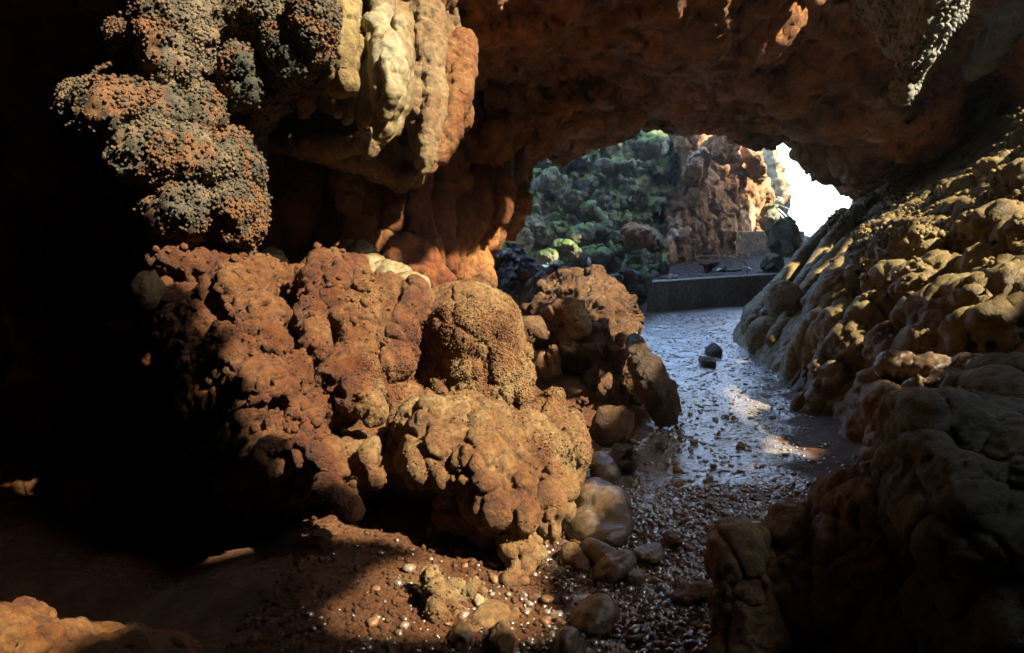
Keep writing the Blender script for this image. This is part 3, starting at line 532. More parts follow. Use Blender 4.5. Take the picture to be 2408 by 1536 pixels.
popcorn(mound, 'grain_crust', 26000, .003, .0075, 13, M['ochre'], mask=dome, sink=.6)
popcorn(mound, 'nodule_crust', 900, .006, .028, 14, M['ochre'], mask=knob, sink=.5, ico=2)
popcorn(ccol, 'nodule_crust', 52000, .0025, .0135, 3, M['coral'], mask=lambda c: np.clip(.7 + 1.2 * vnoise(c / .22, 4), 0.3, 1), sink=.4)
# --- overhanging lobe of the near roof
rock('ceiling_overhang', M['ceil'], [S([(930, -60), (1470, -60), (1440, -20), (1418, 20), (1385, 45), (1330, 72), (1290, 112), (1240, 125), (1200, 165), (1150, 165), (1120, 190), (1095, 175), (1070, 215), (1040, 270), (1000, 260), (975, 180), (950, 60)],
      [(950, 50, 6.1), (1000, 240, 6.2), (1100, 180, 6.4), (1200, 160, 6.5), (1300, 110, 6.5), (1400, 40, 6.4), (1100, 80, 6.0), (1250, 40, 5.9), (1350, 0, 5.8), (1100, -200, 5.2), (1500, -200, 5.0)], 1.6, 8, 30, .4)], .022,
     [('ridge', .6, .12, {'o': 4}), ('bulb', .30, .06, {'s': 14, 'st': (1, 1, .6)}), ('facet', .22, .05, {'s': 28}), ('ridge', .16, .045, {'s': 5}), ('pit', .12, .05, {'s': 6, 'r': .4, 'mask': .5, 'mb': .1}), ('fbm', .05, .008)], 2, kind='structure')

rock('cave_ceiling', M['tan'], [S([(640, -60), (1110, -60), (1095, 120), (1045, 230), (965, 285), (880, 255), (780, 262), (700, 225), (650, 120)], [(650, 0, 5.6), (750, 0, 5.1), (850, 0, 5.05), (1000, 0, 5.45), (1100, 0, 5.9), (720, 200, 5.4), (850, 150, 5.0), (960, 200, 5.1), (1050, 200, 5.6), (850, 250, 5.2)], .6, 6, 30, .3)], .016,
     [('bulb', .16, .05, {'s': 4, 'st': (1, 1, .3)}), ('ridge', .14, .04, {'s': 44, 'st': (1, 1, .3)}), ('pit', .12, .04, {'s': 45, 'r': .4}), ('fbm', .05, .008)], 3, kind='structure')
DR = [('bulb', .10, .024, {'s': 4, 'st': (1, 1, .45)}), ('ridge', .10, .018, {'s': 44, 'st': (1, 1, .3)}), ('pit', .09, .02, {'s': 45, 'r': .4, 'mask': .2}), ('bulb', .035, .007, {'s': 6, 'st': (1, 1, .6), 'mask': .25, 'mb': .2}), ('fbm', .05, .008, {'s': 3})]
DRR = [('bulb', .14, .04, {'s': 4, 'st': (1, 1, .4)}), ('ridge', .12, .025, {'s': 44, 'st': (1, 1, .3)}), ('bulb', .045, .014, {'s': 6, 'st': (1, 1, .7)}), ('fbm', .05, .010, {'s': 3})]
def sta(name, mat, parts, label, cat='stalactite', disp=DR, voxel=.012, group=None, sm=5):
    return rock(name, M[mat], parts, voxel, disp, sm, label=label, cat=cat, group=group)
sta('stalactite', 'yellow', [Cc([(812, -60, 4.85, 30), (806, 30, 4.7, 34), (800, 100, 4.65, 36), (802, 160, 4.62, 32), (795, 205, 4.62, 24)]), Cc([(835, 60, 4.8, 20), (838, 130, 4.75, 18)]), E(815, 190, 4.6, 20, 24, .07), E(790, -10, 4.7, 26, 30)],
    'yellow knobbly stalactite with a blunt broken end, beside the popcorn crusted column', group='stalactites under the roof')
sta('stalactite', 'cream', [Cc([(900, -60, 5.0, 26), (898, 30, 4.9, 24), (892, 75, 4.78, 28), (905, 120, 4.72, 38), (915, 180, 4.68, 42), (912, 240, 4.68, 34), (905, 290, 4.7, 22), (896, 318, 4.7, 9)], .9), Cc([(938, 60, 4.82, 16), (948, 150, 4.8, 20), (945, 240, 4.8, 18), (925, 300, 4.78, 13), (898, 325, 4.75, 8)]), Cc([(905, 140, 4.55, 12), (922, 220, 4.56, 10), (905, 270, 4.6, 8)]), E(880, 60, 4.75, 22, 24)],
    'large pale cream stalactite, the biggest of the cluster, with a pointed wet tip', group='stalactites under the roof')
sta('stalactite', 'cream', [Cc([(862, 80, 4.86, 16), (872, 130, 4.8, 15), (866, 190, 4.78, 14), (858, 240, 4.8, 12), (842, 290, 4.82, 6)]), Cc([(866, 190, 4.78, 12), (876, 230, 4.76, 12), (866, 262, 4.78, 10), (850, 300, 4.8, 5)])],
    'thin pale rippled dripstone curtain just left of the big cream stalactite', group='stalactites under the roof')
sta('stalactite', 'cream', [Cc([(838, 120, 4.95, 14), (832, 190, 4.88, 17), (828, 250, 4.86, 13), (812, 285, 4.86, 5)]), Cc([(800, 200, 4.9, 14), (795, 250, 4.9, 12), (790, 272, 4.9, 5)])],
    'short whitish knobbly stalactite below the yellow broken one', group='stalactites under the roof')
sta('stalactite', 'tan', [Cc([(732, 150, 5.2, 14), (728, 200, 5.1, 17), (722, 240, 5.1, 13), (712, 268, 5.1, 6)]), E(718, 235, 5.05, 14, 16)],
    'small pale flake of dripstone in the recess right of the crusted column', group='stalactites under the roof')
sta('stalactite', 'tan', [Cc([(1000, 0, 5.4, 36), (1010, 100, 5.3, 36), (1016, 180, 5.2, 28), (1020, 260, 5.1, 24), (1012, 320, 5.05, 22), (1004, 370, 5.05, 16), (994, 408, 5.05, 5)]), Cc([(985, 180, 5.2, 22), (984, 260, 5.12, 18), (978, 320, 5.12, 12), (990, 380, 5.1, 12)]), E(985, 230, 5.2, 26, 40)],
    'long tan stalactite with a smooth twisted strand ending in a sharp tip', group='stalactites under the roof')
sta('stalactite', 'orange', [Cc([(1075, 110, 5.6, 36), (1070, 180, 5.45, 34), (1065, 250, 5.35, 32), (1045, 310, 5.25, 26), (1030, 360, 5.2, 22), (1010, 395, 5.15, 10)]), E(1085, 270, 5.45, 20, 30)],
    'rough orange stalactite hanging directly behind the long tan one', group='stalactites under the roof', disp=DRR)
sta('dripstone_ledge', 'tan', [Cc([(705, 330, 5.4, 14), (730, 345, 5.3, 15), (780, 350, 5.25, 15), (830, 342, 5.2, 14), (875, 330, 5.15, 13), (890, 322, 5.15, 10)]), Cc([(872, 335, 5.15, 12), (868, 365, 5.15, 5)]), S([(640, 290), (700, 250), (800, 270), (900, 300), (960, 340), (1000, 420), (940, 440), (850, 400), (740, 370), (620, 345), (600, 320)], [(640, 290, 5.9), (800, 280, 5.6), (900, 310, 5.5), (960, 380, 5.7), (700, 345, 5.5), (860, 370, 5.4)], .5, 6, 20, .2)],
    'ragged tan dripstone ledge running below the pale stalactites', 'rock ledge', DRR, .016)
# columns in the recess behind the mound
for lab, mat, parts, cat in (
    ('wide rust red dripstone column with coarse grain in the dark recess', 'red', [Cc([(705, 360, 6.1, 22), (708, 420, 5.95, 32), (700, 500, 5.85, 36), (692, 550, 5.9, 28), (668, 590, 5.95, 20), (660, 640, 6.0, 22)]), Cc([(725, 400, 6.0, 14), (732, 470, 5.95, 10)])], 'dripstone column'),
    ('narrow rust red dripstone column close against the crusted column', 'red', [Cc([(625, 400, 6.0, 26), (640, 480, 5.9, 26), (645, 540, 5.85, 24), (610, 590, 5.85, 26), (600, 640, 5.9, 30)])], 'dripstone column'),
    ('short brown stub of dripstone with one pale edge hanging above the black hollow', 'tan', [Cc([(815, 380, 5.9, 26), (818, 430, 5.8, 28), (822, 475, 5.75, 20), (828, 492, 5.75, 10)])], 'stalactite'),
    ('stout brown column standing on the whitish knobbly base', 'orange', [Cc([(862, 430, 6.0, 30), (856, 500, 5.9, 34), (842, 560, 5.85, 30), (838, 600, 5.85, 28)])], 'dripstone column'),
    ('hanging brown dripstone lobe between two columns in the recess', 'red', [Cc([(925, 420, 6.2, 32), (912, 480, 6.05, 30), (914, 525, 6.0, 24)])], 'stalactite'),
    ('slender pair of knobbly brown drips above the rounded red bulge', 'orange', [Cc([(880, 550, 5.9, 12), (884, 620, 5.85, 13)]), Cc([(903, 560, 5.95, 15), (905, 630, 5.85, 14)])], 'dripstone column'),
    ('tall knotted red column at the right side of the recess', 'red', [Cc([(985, 400, 6.4, 24), (975, 470, 6.2, 24), (988, 540, 6.1, 26), (1010, 600, 6.1, 26), (1012, 660, 6.1, 30)]), Cc([(1030, 480, 6.6, 26), (1040, 620, 6.5, 34)])], 'dripstone column'),
    ('rounded smooth red bulge at the foot of the recess columns', 'red', [E(960, 600, 5.75, 50, 36, .2), E(985, 612, 5.65, 34, 30, .14), E(938, 612, 5.6, 28, 24, .1), E(1000, 660, 5.6, 60, 34, .2)], 'flowstone'),
    ('whitish knobbly flowstone base on the ledge behind the mound', 'cream', [E(845, 605, 5.65, 28, 26, .14), E(825, 585, 5.7, 14, 20), E(870, 630, 5.55, 44, 22, .2), E(915, 650, 5.4, 50, 22, .2), E(960, 672, 5.3, 40, 18, .2), E(645, 615, 5.4, 18, 22), E(655, 628, 5.3, 14, 12)], 'flowstone')):
    sta('dripstone_column' if cat == 'dripstone column' else cat.replace(' ', '_'), mat, parts, lab, cat, DRR, .015)

# red drapery of the roof edge
rock('dripstone_drapery', M['red'], [Cc([(1160, 300, 7.6, 30), (1170, 400, 7.35, 36), (1180, 470, 7.2, 26), (1176, 515, 7.1, 16)]), Cc([(1120, 330, 7.4, 30), (1125, 430, 7.2, 32), (1130, 500, 7.1, 26), (1138, 535, 7.1, 14)]), Cc([(1080, 420, 7.1, 30), (1085, 520, 6.95, 32), (1060, 580, 6.9, 34), (1068, 640, 6.9, 22)]), Cc([(1210, 300, 7.9, 26), (1205, 380, 7.7, 22), (1196, 430, 7.5, 14)]), Cc([(1250, 240, 8.1, 30), (1240, 330, 7.9, 20)]), E(1100, 540, 7.0, 36, 26)],
     .022, [('bulb', .22, .05, {'s': 4, 'st': (1, 1, .4)}), ('bulb', .08, .022, {'s': 6, 'st': (1, 1, .5)}), ('fbm', .06, .012)], 3, label='red brown fluted drapery running down the left edge of the arch', cat='dripstone drapery')
# pale knobbly curtain hanging at the upper right
M['pale'] = mat_rock('pale_crust', [(.16, .16, .12), (.30, .31, .26), (.42, .43, .38)], 4, 40, (.5, .9), .9, 80, bdist=.01)
hc = rock('hanging_rock_curtain', M['pale'], [S([(1990, -200), (2275, -200), (2262, 0), (2245, 45), (2212, 75), (2190, 120), (2162, 165), (2140, 205), (2118, 242), (2108, 222), (2128, 180), (2120, 130), (2085, 110), (2060, 60), (2020, 20)],
      [(2000, 0, 5.8), (2100, 20, 5.3), (2200, 0, 4.9), (2230, 40, 4.9), (2170, 110, 5.0), (2130, 200, 5.1), (2118, 240, 5.15), (2250, -20, 5.0), (2100, 100, 5.5)], .35, 6, 22, .15)] + [Cc([(2225, 0, 4.8, 24), (2190, 80, 4.85, 20), (2150, 160, 4.95, 17), (2120, 225, 5.05, 9)])], .016,
     [('bulb', .22, .05, {'s': 4}), ('bulb', .08, .03, {'s': 6}), ('fbm', .04, .01)], 2, label='pale grey green knobbly rock curtain tapering to a point at the upper right', cat='rock curtain')
popcorn(hc, 'nodule_crust', 3500, .008, .022, 8, M['pale'], mask=lambda c: np.clip(.3 + 1.6 * vnoise(c / .2, 9), 0.03, 1))
rock('hanging_rock', M['grey'], [S([(2240, -100), (2600, -100), (2500, 60), (2400, 70), (2350, 150), (2280, 185), (2262, 165), (2290, 120), (2330, 60), (2300, 20)], [(2300, 0, 7.6), (2400, 40, 7.2), (2300, 150, 8.0), (2500, 0, 6.8)], .8, 8, 24, .3)],
     .03, [('bulb', .3, .06, {'s': 4}), ('bulb', .1, .03, {'s': 6}), ('fbm', .06, .015)], 3, label='dim rounded rock lobe hanging behind the pale curtain at the far upper right', cat='rock lobe')

LR = [('facet', .42, .13, {'s': 3, 'w': .12}), ('facet', .17, .045, {'s': 5, 'w': .12}), ('crack', .42, .03, {'s': 3, 'cw': .05, 'w': .12}), ('ridge', .16, .025, {'s': 6}), ('pit', .09, .02, {'s': 7, 'r': .45, 'mask': .3, 'mb': .1}), ('fbm', .04, .006, {'s': 8})]
def boulder(mat, parts, label, voxel=.014, disp=LR, name='boulder', cat='boulder', sm=1, group=None):
    return rock(name, M[mat], parts, voxel, disp, sm, label=label, cat=cat, group=group)
boulder('limestone', [S([(1258, 700), (1275, 670), (1300, 648), (1335, 646), (1372, 640), (1402, 641), (1440, 664), (1472, 690), (1492, 712), (1503, 750), (1494, 778), (1440, 800), (1380, 800), (1320, 780), (1262, 745)],
     [(1260, 700, 8.4), (1320, 650, 8.3), (1400, 642, 8.2), (1500, 750, 7.8), (1400, 720, 7.55), (1460, 720, 7.6), (1340, 720, 7.8), (1300, 760, 7.8), (1420, 790, 7.4)], 1.0, 4, 24, .25)], 'angular brown boulder on top of the rock pile')
boulder('ochre', [S([(1232, 770), (1262, 742), (1300, 730), (1330, 720), (1356, 726), (1362, 760), (1352, 800), (1330, 850), (1270, 870), (1232, 830)], [(1235, 780, 7.3), (1330, 722, 7.2), (1310, 760, 7.25), (1300, 800, 7.15), (1355, 760, 7.05), (1270, 850, 6.9)], .7, 4, 16, .12), Cc([(1285, 745, 7.1, 9), (1315, 728, 7.0, 10), (1350, 732, 6.95, 10), (1358, 765, 6.95, 8)])],
     'bright ochre rock with hollowed face and curled rim inside the rock pile')
boulder('limestone', [S([(1345, 830), (1370, 790), (1400, 768), (1450, 764), (1485, 775), (1500, 810), (1515, 860), (1535, 920), (1540, 960), (1500, 975), (1440, 960), (1390, 930), (1355, 890)], [(1350, 850, 7.1), (1400, 770, 7.1), (1480, 780, 7.0), (1430, 850, 6.75), (1490, 880, 6.7), (1520, 940, 6.5), (1440, 950, 6.45)], .9, 4, 22, .22)],
     'dark reddish boulder at the front of the rock pile, casting a wedge of shade')
boulder('darkrock', [Cc([(1492, 800, 6.6, 20), (1506, 840, 6.4, 32), (1528, 890, 6.2, 44), (1556, 935, 6.1, 42), (1562, 965, 6.1, 36)])], 'smooth dark grey wet boulder sloping down to the shining gravel', disp=[('facet', .3, .03, {'s': 3}), ('fbm', .12, .02), ('ridge', .08, .008)], sm=8)
boulder('limestone', [FE(1300, 690, 8.4, 40, 36, seed=5)], 'brown rock leaning on the left side of the topmost pile boulder')
boulder('limestone', [FE(1250, 740, 7.4, 20, 16, seed=4)], 'small orange brown stone between dome and hollow rock, the higher one', name='stone', cat='stone')
boulder('limestone', [FE(1240, 790, 6.9, 22, 26, seed=6)], 'small brown stone tight against the right edge of the dome', name='stone', cat='stone')
for x, y, d, r, s_ in ((1372, 946, 6.35, 22, 3), (1440, 1000, 5.8, 12, 4), (1420, 905, 6.5, 30, 9)):
    boulder('limestone', [FE(x, y, d, r, r * .7, seed=s_)], {3: 'small dark stone on the red mud in front of the pile', 4: 'little stone at the edge of mud and shining gravel', 9: 'low muddy rock half buried under the front boulder'}[s_], name='stone', cat='stone')
# mud bank carrying the pile
rock('mud_bank', M['mud'], [We((.65, 7.2, -.08), (.85, 1.3, .34)), We((.85, 6.4, -.12), (.75, .9, .26)), We((.35, 6.0, -.12), (.5, 1.0, .26)), We((.5, 8.2, -.05), (.8, 1.2, .5))], .03, [('fbm', .5, .08), ('bulb', .12, .02, {'s': 3}), ('fbm', .08, .015)], 4, kind='structure')
boulder('darkrock', [S([(1122, 660), (1135, 620), (1160, 595), (1190, 584), (1218, 592), (1236, 615), (1262, 640), (1275, 665), (1282, 700), (1220, 720), (1130, 715)], [(1130, 660, 10.4), (1190, 590, 10.4), (1200, 650, 9.7), (1260, 670, 9.9), (1200, 710, 9.5), (1275, 700, 10)], 1.0, 4, 22, .3)],
     'big rounded dark brown boulder alone just behind the dome', voxel=.02)
# stones lying by the path
SM = [('fbm', .25, .025, {'o': 3}), ('fbm', .06, .004)]
boulder('smooth', [Cc([(1410, 1090, 4.95, 30), (1425, 1120, 4.75, 34)]), E(1400, 1190, 4.45, 62, 60, .28), E(1430, 1200, 4.3, 60, 56, .25, -30), E(1450, 1230, 4.15, 44, 34, .2, -20), E(1370, 1240, 4.1, 50, 38, .2, -20), E(1425, 1255, 4.0, 56, 22, .15, -10)], 'large smooth pale boulder at the right foot of the mound', disp=SM, sm=10)
boulder('darkrock', [FE(1455, 1072, 5.25, 34, 22, seed=21, k=9, lo=.4), FE(1475, 1080, 5.15, 22, 16, seed=22, k=9)], 'dark pointed stone standing on the edge of the gleaming path', voxel=.008)
boulder('smooth', [Cc([(1385, 1290, 3.78, 24), (1430, 1320, 3.68, 28), (1490, 1360, 3.55, 24)]), E(1440, 1335, 3.6, 60, 24, .10, -30)], 'long wet stone with glossy ridge lying diagonally by the path', disp=[('facet', .15, .012, {'s': 3}), ('ridge', .12, .012), ('fbm', .05, .004)], name='stone', cat='stone', voxel=.007, sm=5)
boulder('ochre', [E(1345, 1310, 3.75, 24, 26), E(1362, 1330, 3.7, 20, 20)], 'round brown lump beside the diagonal wet stone', disp=SM, name='stone', cat='stone', voxel=.008)
def flat(x, y, rx, ry, mat, label, seed=0, sm=4, z=.03, rot=0, hgt=.05):
    p, d = G(x, y, z); ex = rx * d / F; ey = ry * d / F / max(.2, (y - 529) / math.hypot(1740, y - 529))
    boulder(mat, [WF((p[0], p[1], p[2] + .01), (ex, ey, hgt), seed, 12, .5, 3, math.radians(rot))], label, voxel=max(.005, ex / 16), disp=[('fbm', ex * .8, ex * .12, {'o': 3}), ('fbm', .03, .003)], name='stone', cat='stone', sm=sm)
flat(1520, 1300, 40, 22, 'smooth', 'flat pale grey stone right of the big smooth boulder', 31, hgt=.04)
flat(1395, 1458, 62, 34, 'smooth', 'smooth amber stone with white glare in the near gravel', 32, 9, hgt=.10)
flat(1335, 1525, 48, 20, 'smooth', 'wet amber stone cut off by the bottom edge of the view', 33, 9, hgt=.08)
flat(1625, 1398, 62, 16, 'ochre', 'flat orange tapered stone in the gravel near the dark pillar', 34, 4, rot=20, hgt=.035)
flat(1715, 1240, 42, 12, 'smooth', 'low pale slab stone in the gravel behind the dark pillars', 35, hgt=.03)
flat(1675, 825, 18, 10, 'darkrock', 'small black stone on the shining path, the farther of two', 36, hgt=.10)
flat(1665, 852, 26, 9, 'darkrock', 'small black stone on the shining path, the nearer of two', 37, hgt=.08)
flat(1085, 1500, 34, 30, 'smooth', 'brown angular stone at the bottom edge left of the amber stones', 38, 2, hgt=.07)
flat(1130, 1417, 14, 12, 'cream', 'small white stone lying on the orange mud', 39, 2, hgt=.03)
flat(1180, 1505, 30, 28, 'ochre', 'tan lump of stone beside the brown angular one', 40, 3, hgt=.05)
flat(1550, 1052, 10, 5, 'darkrock', 'tiny black stone glinting in the middle of the wet gravel', 41, 2, hgt=.02)
flat(1580, 1272, 20, 12, 'ochre', 'rounded brown cobble between pale slab and diagonal stone', 42, 4, hgt=.04)

# --- rocks on the right, in front of the slope
boulder('smooth', [FE(2120, 870, 4.9, 62, 34, .2, 12, seed=51), FE(2200, 872, 4.7, 50, 30, .2, 0, seed=52), FE(2275, 868, 4.6, 40, 34, .2, 0, seed=53), FE(2330, 880, 4.4, 52, 36, .2, 0, seed=54), FE(2240, 900, 4.5, 120, 30, .2, seed=55)], 'row of dark wet jagged rocks at the foot of the yellow slope', disp=[('facet', .14, .03, {'s': 3}), ('ridge', .12, .02), ('fbm', .04, .004)], name='rock_row', cat='rocks', voxel=.01)
boulder('tan', [S([(2018, 945), (2045, 915), (2075, 895), (2110, 905), (2140, 940), (2142, 965), (2120, 985), (2122, 1100), (2130, 1160), (2030, 1150), (2035, 1050), (2050, 990)], [(2045, 915, 4.6), (2080, 895, 4.6), (2135, 960, 4.3), (2090, 960, 4.35), (2080, 1020, 4.5), (2070, 1100, 4.3), (2110, 1150, 4.2)], .6, 4, 16, .12), E(2078, 1040, 4.3, 34, 14, .12), E(2072, 1070, 4.25, 38, 13, .12), E(2068, 1098, 4.2, 42, 13, .12)], 'upright layered rock with a pale slanting top face left of the corner boulder', disp=[('facet', .2, .02, {'s': 3}), ('ridge', .1, .01), ('fbm', .04, .004)], voxel=.01, sm=3)
fgb = [E(2290, 1100, 2.75, 165, 160, .5), E(2190, 1010, 2.75, 72, 72, .25), E(2175, 970, 2.75, 48, 34, .16), E(2260, 985, 2.72, 60, 42, .2), E(2240, 1010, 2.68, 80, 60, .2), E(2340, 940, 2.85, 66, 60, .25), E(2400, 920, 2.9, 70, 60, .25), E(2290, 1020, 2.6, 66, 40, .14), E(2380, 1040, 2.55, 60, 50, .16), E(2330, 1110, 2.5, 110, 70, .2), E(2200, 1130, 2.6, 90, 100, .25),
       E(2300, 1400, 2.6, 200, 300, .6), E(2450, 1100, 2.7, 150, 160, .5), E(2260, 1250, 2.55, 150, 160, .4), E(2500, 1400, 2.6, 200, 300, .6)]
GB = [('bulb', .24, .035, {'s': 4}), ('ridge', .3, .03, {'s': 81}), ('fbm', .16, .02), ('bulb', .09, .012, {'s': 82, 'mask': .3, 'mb': .2}), ('pit', .10, .02, {'s': 83, 'r': .35, 'mask': .3}), ('crack', .24, .015, {'s': 4, 'cw': .05}), ('bulb', .05, .006, {'s': 8, 'mask': .2, 'mb': .2}), ('fbm', .03, .003)]
boulder('grey', fgb, 'massive rounded greenish boulder filling the lower right corner', disp=GB, sm=6, voxel=.012)
boulder('tan', [E(2030, 1185, 2.9, 92, 62, .28), E(2060, 1150, 2.95, 60, 32, .2), E(1950, 1200, 2.95, 24, 26), E(2030, 1320, 2.85, 110, 150, .3), E(2060, 1450, 2.8, 150, 150, .35)], 'rounded brown rock shoulder between the stubby pillars and the lower right boulder', disp=GB, sm=6, voxel=.01)
boulder('tan', [Cc([(1862, 1232, 3.0, 32), (1866, 1262, 2.97, 44), (1870, 1320, 2.92, 50), (1880, 1480, 2.85, 70)]), E(1900, 1215, 3.05, 24, 22)], 'stubby smooth rock pillar with a pale rounded head, taller of the two by the gravel', name='rock_pillar', cat='rock pillar', disp=GB, sm=6, voxel=.009)
boulder('tan', [Cc([(1742, 1275, 2.95, 34), (1738, 1300, 2.9, 46), (1745, 1360, 2.85, 54), (1760, 1480, 2.8, 66), (1770, 1600, 2.75, 80)]), E(1775, 1275, 2.95, 22, 20), Cc([(1800, 1310, 2.95, 26), (1830, 1400, 2.88, 50)])], 'squat dark rock pillar with a lumpy top standing right at the gravel edge', name='rock_pillar', cat='rock pillar', disp=GB, sm=6, voxel=.009)
boulder('smooth', [E(1912, 1200, 3.2, 28, 13, .08)], 'small pale flat stone resting behind the taller pillar', disp=SM, name='stone', cat='stone', voxel=.007)

# --- dim things on the far left
rock('rock_column', M['orange'], [S([(30, 725), (60, 692), (130, 672), (210, 650), (250, 682), (300, 738), (270, 760), (240, 790), (222, 830), (214, 900), (235, 960), (240, 1060), (220, 1100), (180, 1190), (100, 1210), (10, 1215), (-80, 1100), (-60, 950), (40, 930), (110, 905), (100, 860), (60, 800)],
     [(60, 700, 5.6), (200, 660, 5.5), (290, 740, 5.5), (150, 760, 5.3), (170, 880, 5.3), (160, 1000, 5.1), (60, 1050, 5.3), (200, 1080, 5.1), (60, 1200, 5.0)], .9, 6, 30, .25)], .02,
     [('bulb', .3, .07, {'s': 4}), ('ridge', .25, .05), ('bulb', .09, .02, {'s': 6}), ('fbm', .05, .01)], 2, label='dim orange rock column narrowing to a waist at the far left', cat='rock column')
boulder('tan', [S([(152, 1140), (175, 1105), (230, 1085), (292, 1066), (330, 1090), (372, 1115), (380, 1180), (375, 1215), (320, 1245), (230, 1250), (175, 1225)], [(160, 1140, 4.9), (290, 1070, 4.9), (270, 1150, 4.5), (370, 1150, 4.7), (250, 1240, 4.5), (350, 1230, 4.6)], .7, 4, 20, .18)] +
     [Cc([(180 + k * 44, 1235, 4.6 - .02 * k, 11), (215 + k * 42, 1160, 4.42, 15), (262 + k * 34, 1100, 4.55, 10)]) for k in range(4)], 'grooved brown boulder on the dark floor at the far left', sm=4, disp=[('ridge', .3, .03), ('fbm', .06, .008)])
boulder('tan', [E(348, 676, 3.95, 30, 34, .09), E(352, 700, 3.95, 18, 26, .06)], 'egg shaped stone standing alone at the upper left edge of the mound', name='stone', cat='stone', disp=[('bulb', .05, .010, {'s': 3}), ('fbm', .05, .006)], voxel=.007)
boulder('tan', [E(290, 770, 4.1, 18, 12, .05), E(270, 764, 4.12, 16, 6, .04)], 'small rounded knob of rock catching light in the dark left of the mound', name='stone', cat='stone', disp=SM, voxel=.006)
boulder('orange', [E(50, 1500, 1.62, 44, 46, .10), E(20, 1470, 1.62, 34, 32, .08), E(95, 1520, 1.6, 40, 26, .08), E(80, 1480, 1.7, 26, 24), E(150, 1530, 1.66, 40, 20, .08), E(205, 1545, 1.64, 36, 22, .08), E(262, 1548, 1.7, 26, 26, .07), E(330, 1550, 1.72, 40, 26, .1), E(290, 1560, 1.66, 40, 22, .08), E(180, 1640, 1.7, 260, 85, .3)], 'blurred orange rock ridge in the bottom left corner, nearest the viewer', disp=[('bulb', .09, .03, {'s': 3}), ('ridge', .08, .014), ('crack', .09, .012, {'s': 3}), ('fbm', .03, .004)], voxel=.006, name='rock_ridge', cat='rock ridge')

# --- retaining walls
def wallbox(name, a, b, ztop, zbot, th, label):
    """concrete wall from plan point a to b, front face on that line, slightly uneven"""
    a = np.array(a, float); b = np.array(b, float); u = (b - a) / np.linalg.norm(b - a); nrm = np.array([-u[1], u[0]])
    v, f = box(0, np.linalg.norm(b - a), 0, th, zbot, ztop)
    W = np.stack([a[0] + u[0] * v[:, 0] + nrm[0] * v[:, 1], a[1] + u[1] * v[:, 0] + nrm[1] * v[:, 1], v[:, 2]], 1)
    return rock(name, M['concrete'], [(W, f)], .022, [('fbm', .8, .012), ('fbm', .12, .006), ('pit', .4, .02, {'r': .2, 's': 5})], 2, label=label, cat='concrete wall')
wallbox('low_wall', (2.66, 14.42), (6.6, 17.2), .60, -.6, .32, 'low grey concrete retaining wall with a bright top at the end of the path')
wallbox('low_wall', (5.3, 20.9), (8.6, 21.9), 1.52, -.1, .4, 'short upper concrete wall under the bright cave exit')
